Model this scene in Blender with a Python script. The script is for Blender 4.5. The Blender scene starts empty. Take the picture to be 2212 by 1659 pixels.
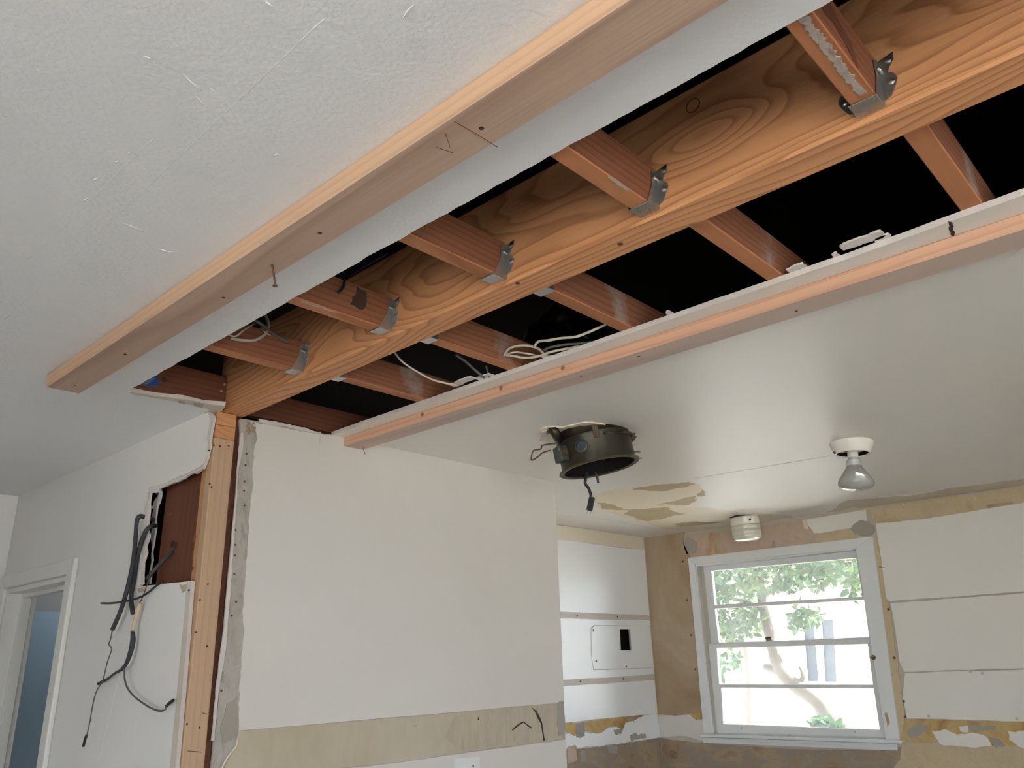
import bpy, bmesh, math, random
from mathutils import Vector, Matrix, noise
from mathutils.geometry import tessellate_polygon

random.seed(7)
S = bpy.context.scene
COL = S.collection

# ------------------------------------------------------------------ camera, sky, sun, exposure
FPX = 1716.3
CAMZ = 1.664
RR = Vector((0.68133308, -0.73155712, -0.02468641))
RD = Vector((0.2231403, 0.23970504, -0.94485443))
RF = Vector((0.69713244, 0.63825205, 0.32655885))
cd = bpy.data.cameras.new('camera')
cam = bpy.data.objects.new('camera', cd)
COL.objects.link(cam)
cd.sensor_width = 36.0
cd.lens = FPX * 36.0 / 2212.0
cd.clip_start = 0.02
cd.clip_end = 200
m = Matrix.Identity(4)
for i in range(3):
    m[i][0] = RR[i]
    m[i][1] = -RD[i]
    m[i][2] = -RF[i]
m[2][3] = CAMZ
cam.matrix_world = m
S.camera = cam

W = bpy.data.worlds.new('sky')
S.world = W
W.use_nodes = True
wn = W.node_tree
wn.nodes.clear()
wo = wn.nodes.new('ShaderNodeOutputWorld')
wb = wn.nodes.new('ShaderNodeBackground')
wb.inputs['Color'].default_value = (0.79, 0.88, 1.02, 1)
wb.inputs['Strength'].default_value = 5.8
wn.links.new(wb.outputs[0], wo.inputs[0])

sl = bpy.data.lights.new('sun', 'SUN')
sl.energy = 28.0
sl.angle = 0.01
sl.color = (1.0, 0.95, 0.86)
sun = bpy.data.objects.new('sun', sl)
COL.objects.link(sun)
sun.rotation_euler = Vector((-0.40, 0.42, -0.81)).to_track_quat('-Z', 'Y').to_euler()

S.view_settings.view_transform = 'Standard'
S.view_settings.look = 'None'
S.view_settings.gamma = 1.0
S.view_settings.use_curve_mapping = False
S.view_settings.exposure = 0.63
try:
    S.cycles.use_denoising = True
    S.cycles.max_bounces = 10
    S.cycles.diffuse_bounces = 7
    S.cycles.transparent_max_bounces = 16
    S.cycles.caustics_reflective = False
    S.cycles.caustics_refractive = False
    S.cycles.sample_clamp_indirect = 12
except Exception:
    pass


def portal(cx, cy, cz, sx, sz, nrm):
    l = bpy.data.lights.new('window_portal', 'AREA')
    l.shape = 'RECTANGLE'
    l.size, l.size_y = sx, sz
    l.cycles.is_portal = True
    o = bpy.data.objects.new('window_portal', l)
    COL.objects.link(o)
    o.location = (cx, cy, cz)
    o.rotation_euler = Vector(nrm).to_track_quat('-Z', 'Y').to_euler()
    return o


CEIL = 2.44
# daylight openings: (centre, width, height, inward normal)
portal(-2.72, -0.95, 1.2, 3.5, 2.0, (1, 0, 0))
portal(-0.6, -3.32, 1.1, 2.4, 2.0, (0, 1, 0))
portal(4.0, -3.32, 1.55, 0.8, 1.3, (0, 1, 0))
portal(4.86, 2.19, 1.71, 0.95, 0.95, (-1, 0, 0))


# ------------------------------------------------------------------ node helpers
def U(u, v, ax, val):
    """point of the photograph's pixel on the plane ax = val (world), as world Vector"""
    d = RR * ((u - 1106) / FPX) + RD * ((v - 829.5) / FPX) + RF
    o = Vector((0, 0, CAMZ))
    i = 'xyz'.index(ax)
    t = (val - o[i]) / d[i]
    return o + d * t


class NT:
    def __init__(s, name):
        s.m = bpy.data.materials.new(name)
        s.m.use_nodes = True
        s.t = s.m.node_tree
        s.b = s.t.nodes['Principled BSDF']
        s.out = s.t.nodes['Material Output']

    def n(s, k, **kw):
        x = s.t.nodes.new(k)
        for a, b in kw.items():
            setattr(x, a, b)
        return x

    def l(s, a, b):
        s.t.links.new(a, b)

    def set(s, sock, v):
        if hasattr(v, 'links') or hasattr(v, 'is_output'):
            s.l(v, sock)
        else:
            sock.default_value = v

    def math(s, op, a, b=0.0, c=0.0, clamp=False):
        x = s.n('ShaderNodeMath', operation=op, use_clamp=clamp)
        s.set(x.inputs[0], a)
        s.set(x.inputs[1], b)
        s.set(x.inputs[2], c)
        return x.outputs[0]

    def coord(s, scale=(1, 1, 1), kind='Object', loc=(0, 0, 0)):
        c = s.n('ShaderNodeTexCoord')
        mp = s.n('ShaderNodeMapping')
        mp.inputs['Scale'].default_value = scale
        mp.inputs['Location'].default_value = loc
        s.l(c.outputs[kind], mp.inputs['Vector'])
        return mp.outputs[0]

    def noise(s, vec, scale=1.0, detail=3.0, rough=0.5, dist=0.0):
        x = s.n('ShaderNodeTexNoise')
        s.l(vec, x.inputs['Vector'])
        x.inputs['Scale'].default_value = scale
        x.inputs['Detail'].default_value = detail
        x.inputs['Roughness'].default_value = rough
        x.inputs['Distortion'].default_value = dist
        return x.outputs['Fac']

    def ramp(s, fac, stops, interp='LINEAR'):
        x = s.n('ShaderNodeValToRGB')
        cr = x.color_ramp
        cr.interpolation = interp
        while len(cr.elements) < len(stops):
            cr.elements.new(0.5)
        for e, (p, c) in zip(cr.elements, stops):
            e.position = p
            e.color = c if len(c) == 4 else (*c, 1)
        s.l(fac, x.inputs[0])
        return x.outputs[0]

    def mix(s, fac, a, b, blend='MIX'):
        x = s.n('ShaderNodeMix', data_type='RGBA', blend_type=blend)
        s.set(x.inputs['Factor'], fac)
        s.set(x.inputs[6], a if not isinstance(a, tuple) or len(a) == 4 else (*a, 1))
        s.set(x.inputs[7], b if not isinstance(b, tuple) or len(b) == 4 else (*b, 1))
        return x.outputs[2]

    def bump(s, h, strength, dist):
        x = s.n('ShaderNodeBump')
        x.inputs['Strength'].default_value = strength
        x.inputs['Distance'].default_value = dist
        s.l(h, x.inputs['Height'])
        s.l(x.outputs[0], s.b.inputs['Normal'])

    def fin(s, color=None, rough=0.6, metal=0.0, spec=0.5):
        if color is not None:
            s.set(s.b.inputs['Base Color'], color if not isinstance(color, tuple) or len(color) == 4 else (*color, 1))
        s.set(s.b.inputs['Roughness'], rough)
        s.b.inputs['Metallic'].default_value = metal
        s.b.inputs['Specular IOR Level'].default_value = spec
        return s.m


def paint(name, col, var=0.04, rough=0.55, bump=0.25, bscale=90, tint=None, spec=0.4, bd=0.003):
    t = NT(name)
    v = t.coord()
    big = t.noise(v, 1.3, 4)
    c2 = tint or tuple(x * (1 - 3 * var) for x in col)
    c = t.mix(t.ramp(big, [(0.35, (0, 0, 0)), (0.75, (1, 1, 1))]), col, c2)
    if bump:
        a = t.noise(v, bscale, 3, 0.55)
        b = t.noise(v, bscale * 0.25, 2)
        h = t.math('ADD', t.math('MULTIPLY', a, 0.7), t.math('MULTIPLY', b, 0.6))
        t.bump(h, bump, bd)
    return t.fin(c, rough, 0, spec)


def wood(name, light, dark, freq=90.0, off=(0.03, -0.08), wob=0.05, xs=0.7, grain=0.5, knots=(), rough=0.6,
         stain=None, stain_x=None, var=0.25, fade=None, sat_rand=0.12):
    """fir board: annual rings round an axis along local x, bent round knots"""
    t = NT(name)
    c = t.n('ShaderNodeTexCoord')
    oi = t.n('ShaderNodeObjectInfo')
    sh = t.n('ShaderNodeVectorMath', operation='ADD')
    rv = t.n('ShaderNodeCombineXYZ')
    t.l(t.math('MULTIPLY', oi.outputs['Random'], 37.0), rv.inputs[0])
    t.l(c.outputs['Object'], sh.inputs[0])
    t.l(rv.outputs[0], sh.inputs[1])
    mp = t.n('ShaderNodeMapping')
    mp.inputs['Scale'].default_value = (xs, 2.6, 2.6)
    t.l(sh.outputs[0], mp.inputs[0])
    n1 = t.noise(mp.outputs[0], 1.7, 2, 0.5)
    n2 = t.noise(mp.outputs[0], 5.0, 2, 0.5)
    sp = t.n('ShaderNodeSeparateXYZ')
    t.l(c.outputs['Object'], sp.inputs[0])
    y = t.math('ADD', sp.outputs[1], off[0])
    z = t.math('ADD', sp.outputs[2], off[1])
    r = t.math('SQRT', t.math('ADD', t.math('MULTIPLY', y, y), t.math('MULTIPLY', z, z)))
    d = t.math('ADD', t.math('MULTIPLY', t.math('SUBTRACT', n1, 0.5), wob * 2.4), t.math('MULTIPLY', t.math('SUBTRACT', n2, 0.5), wob * 0.35))
    F = t.math('ADD', r, d)
    kn = None
    for (kx, kz, kr, amp) in knots:
        dx = t.math('MULTIPLY', t.math('SUBTRACT', sp.outputs[0], kx), 0.30)
        dz = t.math('SUBTRACT', sp.outputs[2], kz)
        q = t.math('ADD', t.math('MULTIPLY', dx, dx), t.math('MULTIPLY', dz, dz))
        g = t.math('POWER', 2.718, t.math('MULTIPLY', q, -1.0 / (kr * kr)))
        F = t.math('ADD', F, t.math('MULTIPLY', g, amp))
    s = t.math('FRACT', t.math('MULTIPLY', F, freq / 6.283))
    band = t.ramp(s, [(0.0, (0, 0, 0)), (0.55, (0.25, 0.25, 0.25)), (0.88, (1, 1, 1)), (1.0, (0, 0, 0))])
    mf = t.n('ShaderNodeMapping')
    mf.inputs['Scale'].default_value = (4, 160, 160)
    t.l(sh.outputs[0], mf.inputs[0])
    fib = t.noise(mf.outputs[0], 1.0, 3, 0.6)
    mb = t.n('ShaderNodeMapping')
    mb.inputs['Scale'].default_value = (1.2, 6, 6)
    t.l(sh.outputs[0], mb.inputs[0])
    blot = t.noise(mb.outputs[0], 1.0, 4, 0.6)
    k = t.math('ADD', t.math('MULTIPLY', band, grain), t.math('MULTIPLY', t.math('SUBTRACT', fib, 0.5), 0.45))
    k = t.math('ADD', k, t.math('MULTIPLY', t.math('SUBTRACT', blot, 0.5), var * 2), clamp=True)
    col = t.mix(k, light, dark)
    hv = t.n('ShaderNodeHueSaturation')
    t.l(col, hv.inputs['Color'])
    t.l(t.math('ADD', 1.0 - sat_rand, t.math('MULTIPLY', oi.outputs['Random'], 2 * sat_rand)), hv.inputs['Value'])
    col = hv.outputs[0]
    if fade is not None:
        fm = t.ramp(blot, [(fade[1], (0, 0, 0)), (fade[2], (1, 1, 1))])
        col = t.mix(t.math('MULTIPLY', fm, fade[3]), col, fade[0])
    if stain is not None:
        sn = t.noise(sh.outputs[0], 14.0, 4, 0.6)
        if stain_x:
            e = t.math('SUBTRACT', sp.outputs[0], stain_x[0])
            gx = t.math('POWER', 2.718, t.math('MULTIPLY', t.math('MULTIPLY', e, e), -1.0 / stain_x[1] ** 2))
            sn = t.math('MULTIPLY', sn, gx)
        sm = t.ramp(sn, [(0.36, (0, 0, 0)), (0.62, (1, 1, 1))])
        col = t.mix(t.math('MULTIPLY', sm, 0.6), col, stain)
    t.bump(t.math('ADD', t.math('MULTIPLY', band, 0.6), fib), 0.25, 0.002)
    return t.fin(col, rough, 0, 0.35)


def stained(name, stops, scale=4.0, rough=0.8, detail=6, bump=0.3, dist=1.2, stretch=(1, 1, 1)):
    t = NT(name)
    v = t.coord(stretch)
    a = t.noise(v, scale, detail, 0.6, dist)
    c = t.ramp(a, stops)
    f = t.noise(v, scale * 14, 3)
    c = t.mix(t.math('MULTIPLY', f, 0.35), c, (0.30, 0.24, 0.18))
    t.bump(t.math('ADD', a, t.math('MULTIPLY', f, 0.4)), bump, 0.004)
    return t.fin(c, rough, 0, 0.2)


def flat(name, col, rough=0.5, metal=0.0, spec=0.5, nvar=0.15, nscale=30):
    t = NT(name)
    v = t.coord()
    f = t.noise(v, nscale, 3)
    c = t.mix(f, col, tuple(x * (1 - nvar * 2) for x in col))
    return t.fin(c, rough, metal, spec)


M = {}
M['ceil'] = paint('ceiling_paint', (0.775, 0.77, 0.785), 0.02, 0.5, 0.55, 120, bd=0.003)
M['ceil_k'] = paint('kitchen_ceiling_paint', (0.75, 0.725, 0.70), 0.02, 0.36, 0.22, 40, tint=(0.735, 0.695, 0.64), bd=0.003)
M['wall'] = paint('wall_paint', (0.775, 0.755, 0.735), 0.02, 0.5, 0.18, 60)
M['wall_e'] = paint('end_wall_paint', (0.67, 0.635, 0.605), 0.02, 0.5, 0.15, 60, tint=(0.64, 0.595, 0.55))
M['wall_r'] = paint('right_wall_paint', (0.765, 0.74, 0.695), 0.02, 0.5, 0.15, 60, tint=(0.75, 0.715, 0.65))
M['wall_a'] = paint('alcove_paint', (0.82, 0.83, 0.85), 0.02, 0.35, 0.1, 60, tint=(0.80, 0.80, 0.79))
M['trim'] = paint('trim_paint', (0.74, 0.75, 0.75), 0.02, 0.3, 0.1, 40)
M['trim_d'] = paint('door_trim_paint', (0.74, 0.725, 0.69), 0.02, 0.35, 0.1, 40)
M['gyp'] = paint('gypsum_edge', (0.72, 0.66, 0.63), 0.05, 0.9, 0.8, 160, tint=(0.52, 0.46, 0.43))
M['plaster'] = stained('grey_plaster', [(0.25, (0.20, 0.175, 0.15)), (0.4, (0.40, 0.365, 0.33)), (0.55, (0.47, 0.435, 0.40)), (0.66, (0.33, 0.295, 0.26)), (0.8, (0.50, 0.465, 0.43))], 7.0, bump=0.5, dist=0.6, stretch=(2.2, 1, 1))
M['residue'] = stained('plaster_residue', [(0.3, (0.30, 0.22, 0.18)), (0.5, (0.48, 0.42, 0.38)), (0.7, (0.40, 0.32, 0.27))], 30.0, bump=0.8)
M['tanlight'] = paint('bare_ceiling_strip', (0.58, 0.50, 0.395), 0.05, 0.6, 0.2, 60, tint=(0.62, 0.56, 0.47))
M['drip_lit'] = paint('lit_paint_drip', (0.86, 0.86, 0.85), 0.01, 0.25, 0.0)  # whiter than the ceiling: the drips' highlights are put into the colour
M['knot2'] = flat('reddish_knot', (0.33, 0.135, 0.07), 0.6)
M['paper'] = paint('torn_paper', (0.60, 0.56, 0.52), 0.05, 0.85, 0.4, 120, tint=(0.55, 0.47, 0.40))
M['tan'] = paint('bare_tan_wall', (0.50, 0.42, 0.30), 0.05, 0.75, 0.2, 60, tint=(0.56, 0.50, 0.40))
M['wallbase'] = paint('bare_grey_wall', (0.47, 0.44, 0.385), 0.04, 0.8, 0.3, 60, tint=(0.55, 0.47, 0.35))
M['cream'] = paint('cream_underpaint', (0.74, 0.65, 0.50), 0.04, 0.6, 0.2, 60, tint=(0.72, 0.66, 0.57))
M['peel'] = paint('tan_peel', (0.44, 0.35, 0.20), 0.06, 0.7, 0.2, 60, tint=(0.48, 0.41, 0.28))
M['pink'] = stained('pink_bare_wall', [(0.3, (0.55, 0.40, 0.30)), (0.5, (0.60, 0.47, 0.38)), (0.62, (0.52, 0.33, 0.18)), (0.75, (0.58, 0.45, 0.36))], 3.0)
M['brown'] = stained('brown_paper_wall', [(0.25, (0.27, 0.17, 0.085)), (0.45, (0.40, 0.29, 0.18)), (0.65, (0.47, 0.37, 0.26)), (0.8, (0.42, 0.33, 0.23))], 2.0, bump=0.12, stretch=(1, 1, 0.6))
M['ochre'] = stained('ochre_glue', [(0.3, (0.36, 0.20, 0.07)), (0.46, (0.55, 0.36, 0.12)), (0.6, (0.60, 0.45, 0.22)), (0.75, (0.46, 0.27, 0.09))], 5.0)
M['ochre2'] = stained('pale_ochre_glue', [(0.3, (0.52, 0.41, 0.25)), (0.5, (0.63, 0.51, 0.34)), (0.7, (0.58, 0.46, 0.27))], 4.0, bump=0.1)
M['dirty'] = stained('dirty_lower_wall', [(0.30, (0.20, 0.12, 0.07)), (0.42, (0.37, 0.26, 0.165)), (0.50, (0.30, 0.255, 0.21)), (0.60, (0.42, 0.31, 0.20)), (0.72, (0.27, 0.17, 0.10))], 4.5, dist=0.25, stretch=(1, 1, 1.6))
M['greypatch'] = paint('grey_compound', (0.40, 0.365, 0.32), 0.06, 0.85, 0.4, 60, tint=(0.30, 0.27, 0.235))
M['band'] = stained('stained_wallpaper_band', [(0.25, (0.48, 0.41, 0.29)), (0.5, (0.54, 0.47, 0.36)), (0.75, (0.58, 0.52, 0.42))], 2.2, bump=0.08, stretch=(1, 1, 0.4))
M['streak'] = stained('streaked_band', [(0.3, (0.43, 0.355, 0.26)), (0.45, (0.55, 0.475, 0.37)), (0.55, (0.47, 0.42, 0.35)), (0.7, (0.58, 0.51, 0.41))], 9.0, bump=0.1, dist=0.3, stretch=(1.6, 1, 0.3))
M['dark'] = flat('shade_black', (0.012, 0.011, 0.010), 0.9, 0, 0.1)  # near-black colour that stands for shade inside the walls
M['attic'] = flat('attic_shade', (0.004, 0.0034, 0.003), 1.0, 0, 0.0)  # the attic's darkness is put into this near-black colour
M['beam'] = wood('douglas_fir_beam', (0.64, 0.305, 0.14), (0.30, 0.11, 0.042), 560, off=(0.10, -0.03), wob=0.06, xs=0.55, grain=0.7,
                 knots=[(1.86, 0.0, 0.045, 0.055), (2.25, 0.05, 0.08, 0.04), (2.95, -0.02, 0.07, 0.045), (0.85, -0.01, 0.07, 0.045), (0.3, 0.03, 0.06, 0.04)])
M['fir'] = wood('planed_fir', (0.72, 0.47, 0.31), (0.57, 0.33, 0.20), 420, off=(0.05, -0.3), wob=0.02, xs=0.25, grain=0.5,
                fade=((0.50, 0.36, 0.27), 0.45, 0.7, 0.35))
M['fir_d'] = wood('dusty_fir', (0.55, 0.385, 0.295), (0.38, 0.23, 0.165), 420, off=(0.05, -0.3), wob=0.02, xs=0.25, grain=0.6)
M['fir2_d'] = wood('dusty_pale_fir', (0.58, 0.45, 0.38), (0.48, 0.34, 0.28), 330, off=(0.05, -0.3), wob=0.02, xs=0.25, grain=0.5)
M['joist_s'] = wood('dark_joist_side', (0.25, 0.095, 0.048), (0.13, 0.042, 0.02), 380, off=(0.05, -0.2), wob=0.03, xs=0.4, grain=0.6, rough=0.7)  # joist side faces, a darker tone than the undersides
M['fir2'] = wood('pinkish_fir', (0.70, 0.42, 0.29), (0.55, 0.26, 0.15), 330, off=(0.05, -0.2), wob=0.03, xs=0.3, grain=0.55,
                 fade=((0.50, 0.36, 0.27), 0.5, 0.7, 0.3), rough=0.7)
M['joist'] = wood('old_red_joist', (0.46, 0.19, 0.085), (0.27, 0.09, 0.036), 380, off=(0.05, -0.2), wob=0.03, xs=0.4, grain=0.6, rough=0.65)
M['joist_far'] = wood('dusty_old_joist', (0.44, 0.205, 0.10), (0.25, 0.095, 0.045), 380, off=(0.05, -0.2), wob=0.03, xs=0.4, grain=0.6,
                      stain=(0.55, 0.48, 0.42), stain_x=(0.30, 0.13), rough=0.65)
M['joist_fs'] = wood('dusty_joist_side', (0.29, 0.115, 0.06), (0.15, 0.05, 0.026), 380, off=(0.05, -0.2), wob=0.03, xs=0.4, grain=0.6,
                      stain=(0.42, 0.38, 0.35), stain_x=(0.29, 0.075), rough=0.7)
M['rim'] = wood('dark_red_stud', (0.15, 0.05, 0.026), (0.08, 0.024, 0.012), 380, off=(0.05, -0.2), wob=0.03, xs=0.4, grain=0.5, rough=0.7)
M['post'] = wood('pale_fir_post', (0.55, 0.37, 0.24), (0.46, 0.285, 0.165), 300, off=(0.02, -0.25), wob=0.02, xs=0.2, grain=0.5)
M['plate'] = wood('top_plate_fir', (0.55, 0.27, 0.125), (0.38, 0.165, 0.07), 300, off=(0.05, -0.1), wob=0.03, xs=0.4, grain=0.5)
M['knot'] = flat('dark_knot', (0.16, 0.06, 0.025), 0.6)
M['hole'] = flat('nail_hole', (0.05, 0.025, 0.015), 0.8)
M['galv'] = flat('galvanised_steel', (0.62, 0.63, 0.63), 0.38, 1.0, 0.5, 0.12, 120)
M['nail'] = flat('nail_steel', (0.55, 0.52, 0.48), 0.35, 1.0)
M['rust'] = flat('rusty_nail', (0.20, 0.11, 0.07), 0.6, 0.6)
M['fan'] = flat('grimy_fan_metal', (0.075, 0.062, 0.043), 0.4, 0.7, 0.5, 0.42, 20)
M['dark_lining'] = flat('near_black_inside', (0.009, 0.0075, 0.006), 0.7, 0, 0.2)  # near-black tone for the linings of fan housing and lamp cup
M['fan_l'] = flat('tarnished_bracket', (0.15, 0.115, 0.07), 0.5, 0.4, 0.5, 0.4, 25)
M['ebox'] = flat('blue_grey_box', (0.085, 0.10, 0.105), 0.45, 0.5)
M['black'] = flat('black_rubber', (0.02, 0.02, 0.022), 0.5)
M['cable_b'] = flat('black_cable_sheath', (0.045, 0.045, 0.05), 0.6)
M['cable_g'] = flat('grey_wire', (0.13, 0.125, 0.12), 0.6)
M['cable_w'] = flat('white_cable', (0.62, 0.55, 0.45), 0.5)
M['tan_paper'] = flat('kraft_paper', (0.62, 0.48, 0.36), 0.8)
M['blue'] = flat('blue_tape', (0.015, 0.09, 0.36), 0.4)
M['blue2'] = flat('pale_blue_tape', (0.16, 0.24, 0.34), 0.5)
M['porc'] = flat('cream_porcelain', (0.80, 0.75, 0.68), 0.25, 0, 0.6, 0.03)
M['bark'] = stained('grey_bark', [(0.3, (0.045, 0.04, 0.038)), (0.7, (0.085, 0.075, 0.07))], 20)
M['leafp'] = flat('pale_post_wood', (0.16, 0.125, 0.105), 0.8)
M['stucco'] = paint('beige_stucco', (0.27, 0.21, 0.155), 0.03, 0.9, 0.3, 60)
M['frame_w'] = flat('white_frame', (0.8, 0.8, 0.8), 0.5, 0, 0.5, 0.03)
M['pane_o'] = flat('far_window_pane', (0.05, 0.06, 0.07), 0.35, 0, 0.3)
M['ground'] = stained('pale_paving', [(0.3, (0.50, 0.48, 0.45)), (0.7, (0.60, 0.58, 0.55))], 3)
M['floor'] = wood('old_plank_floor', (0.44, 0.40, 0.36), (0.33, 0.29, 0.25), 120, wob=0.06)
M['door'] = paint('blue_grey_door', (0.36, 0.47, 0.56), 0.02, 0.4, 0.1, 60)
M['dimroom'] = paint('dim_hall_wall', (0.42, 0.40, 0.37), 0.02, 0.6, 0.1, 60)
M['plastic'] = flat('black_plastic_sheet', (0.007, 0.007, 0.008), 0.3, 0, 0.35)
M['brass'] = flat('old_brass', (0.42, 0.32, 0.18), 0.35, 1.0)

t = NT('leaf')
oi = t.n('ShaderNodeTexCoord')
nz = t.noise(oi.outputs['Object'], 3.0, 2)
lc = t.ramp(nz, [(0.35, (0.020, 0.050, 0.020)), (0.55, (0.032, 0.076, 0.028)), (0.72, (0.085, 0.125, 0.03))])
t.fin(lc, 0.5, 0, 0.4)
tr = t.n('ShaderNodeBsdfTranslucent')
t.l(lc, tr.inputs[0])
mx = t.n('ShaderNodeMixShader')
mx.inputs[0].default_value = 0.4
t.l(t.b.outputs[0], mx.inputs[1])
t.l(tr.outputs[0], mx.inputs[2])
t.l(mx.outputs[0], t.out.inputs[0])
M['leaf'] = t.m


def glassmat(name, haze=0.05, tint=(0.96, 0.98, 0.97)):  # translucent share puts grime and lens veiling into the pane as haze
    t = NT(name)
    tp = t.n('ShaderNodeBsdfTransparent')
    tp.inputs[0].default_value = (*tint, 1)
    gl = t.n('ShaderNodeBsdfGlossy')
    gl.inputs['Roughness'].default_value = 0.03
    tl = t.n('ShaderNodeBsdfTranslucent')
    v = t.coord()
    d = t.noise(v, 5, 4)
    m1 = t.n('ShaderNodeMixShader')
    t.l(t.math('MULTIPLY', d, haze * 2), m1.inputs[0])
    t.l(tp.outputs[0], m1.inputs[1])
    t.l(tl.outputs[0], m1.inputs[2])
    fr = t.n('ShaderNodeFresnel')
    fr.inputs[0].default_value = 1.35
    m2 = t.n('ShaderNodeMixShader')
    t.l(fr.outputs[0], m2.inputs[0])
    t.l(m1.outputs[0], m2.inputs[1])
    t.l(gl.outputs[0], m2.inputs[2])
    t.l(m2.outputs[0], t.out.inputs[0])
    return t.m


M['glass'] = glassmat('window_glass', 0.05)
t = NT('jar_glass')
t.fin((0.92, 0.88, 0.74), 0.08, 0, 0.5)
t.b.inputs['Transmission Weight'].default_value = 0.35
M['jar'] = t.m
t = NT('frosted_reflector_bulb')
t.fin((0.62, 0.64, 0.61), 0.10, 0, 0.7)
t.b.inputs['Transmission Weight'].default_value = 0.6
M['bulb'] = t.m
M['bulbneck'] = flat('silvered_bulb_neck', (0.78, 0.78, 0.78), 0.22, 0.5, 0.6, 0.05)


# ------------------------------------------------------------------ mesh helpers
def link(name, me, mat, parent=None, mat_w=None):
    o = bpy.data.objects.new(name, me)
    COL.objects.link(o)
    if mat is not None:
        me.materials.append(mat)
    if parent is not None:
        o.parent = parent
        o.matrix_parent_inverse = pw(parent).inverted()
    if mat_w is not None:
        o.matrix_basis = mat_w
    return o


def pw(o):
    mm = o.matrix_basis.copy()
    p = o.parent
    if p is not None:
        return pw(p) @ o.matrix_parent_inverse @ mm
    return mm


def from_py(name, vs, fs, mat, parent=None, smooth=False, mat_w=None):
    me = bpy.data.meshes.new(name)
    me.from_pydata([tuple(v) for v in vs], [], fs)
    bm = bmesh.new()
    bm.from_mesh(me)
    bmesh.ops.recalc_face_normals(bm, faces=bm.faces)
    bm.to_mesh(me)
    bm.free()
    if smooth:
        for p in me.polygons:
            p.use_smooth = True
    return link(name, me, mat, parent, mat_w)


def tag(o, label=None, cat=None, group=None, kind=None):
    if label:
        o['label'] = label
    if cat:
        o['category'] = cat
    if group:
        o['group'] = group
    if kind:
        o['kind'] = kind
    return o


def struct(o):
    o['kind'] = 'structure'
    return o


def empty(name, loc, label=None, cat=None, group=None, kind=None):
    o = bpy.data.objects.new(name, None)
    COL.objects.link(o)
    o.location = loc
    o.empty_display_size = 0.05
    return tag(o, label, cat, group, kind)


def frame(p0, p1, up=(0, 0, 1)):
    p0, p1, up = Vector(p0), Vector(p1), Vector(up)
    x = (p1 - p0).normalized()
    z = (up - x * up.dot(x)).normalized()
    y = z.cross(x)
    m = Matrix.Identity(4)
    for i in range(3):
        m[i][0], m[i][1], m[i][2], m[i][3] = x[i], y[i], z[i], p0[i]
    return m


def board(name, p0, p1, w, h, mat, parent=None, up=(0, 0, 1), bev=0.002, wobble=0.0, segs=1):
    """box from p0 to p1 (centre line), w across, h along up; own x axis along the board"""
    L = (Vector(p1) - Vector(p0)).length
    bm = bmesh.new()
    bmesh.ops.create_cube(bm, size=1)
    for v in bm.verts:
        v.co = Vector(((v.co.x + 0.5) * L, v.co.y * w, v.co.z * h))
    if segs > 1:
        ed = [e for e in bm.edges if abs(e.verts[0].co.x - e.verts[1].co.x) > L * 0.5]
        bmesh.ops.subdivide_edges(bm, edges=ed, cuts=segs - 1, use_grid_fill=True)
        for v in bm.verts:
            k = noise.noise(Vector((v.co.x * 1.3, v.co.y * 9 + len(name), p0[0] + p0[1])))
            v.co.y += wobble * k
            v.co.z += wobble * noise.noise(Vector((v.co.x * 1.1 + 9, v.co.z * 9, p0[1])))
    if bev:
        ed = [e for e in bm.edges if len(e.link_faces) == 2 and e.link_faces[0].normal.angle(e.link_faces[1].normal, 0) > 0.7]
        bmesh.ops.bevel(bm, geom=ed, offset=bev, segments=1, affect='EDGES', clamp_overlap=True)
    me = bpy.data.meshes.new(name)
    bm.to_mesh(me)
    bm.free()
    return link(name, me, mat, parent, frame(p0, p1, up))


def face_mat(o, axis, mat):
    """second material on the faces whose own normal points along axis"""
    o.data.materials.append(mat)
    a = Vector(axis)
    for p in o.data.polygons:
        if p.normal.dot(a) > 0.8:
            p.material_index = len(o.data.materials) - 1
    return o


def box(name, lo, hi, mat, parent=None, bev=0.001):
    lo, hi = Vector(lo), Vector(hi)
    bm = bmesh.new()
    bmesh.ops.create_cube(bm, size=1)
    for v in bm.verts:
        v.co = Vector((lo[i] + (v.co[i] + 0.5) * (hi[i] - lo[i]) for i in range(3)))
    if bev:
        bmesh.ops.bevel(bm, geom=bm.edges[:], offset=bev, segments=1, affect='EDGES', clamp_overlap=True)
    me = bpy.data.meshes.new(name)
    bm.to_mesh(me)
    bm.free()
    return link(name, me, mat, parent)


def jag(pts, amp=0.004, step=0.02, edges=None, seed=1):
    rnd = random.Random(seed)
    out = []
    n = len(pts)
    for i in range(n):
        a, b = Vector(pts[i]), Vector(pts[(i + 1) % n])
        out.append(a)
        if edges is not None and i not in edges:
            continue
        L = (b - a).length
        k = int(L / step)
        if k < 2:
            continue
        d = (b - a) / L
        nn = Vector((-d.y, d.x))
        w = 0
        for j in range(1, k):
            w = 0.6 * w + rnd.uniform(-1, 1) * amp
            out.append(a + d * (L * (j + rnd.uniform(-0.25, 0.25)) / k) + nn * w)
    return out


def to3(ax, val, p):
    if ax == 'x':
        return Vector((val, p[0], p[1]))
    if ax == 'y':
        return Vector((p[0], val, p[1]))
    return Vector((p[0], p[1], val))


def P(ax, val, *pix):
    """pixels of the photograph -> 2D points on the wall plane"""
    out = []
    for (u, v) in pix:
        w = U(u, v, ax, val)
        out.append({'x': (w.y, w.z), 'y': (w.x, w.z), 'z': (w.x, w.y)}[ax])
    return out


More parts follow.
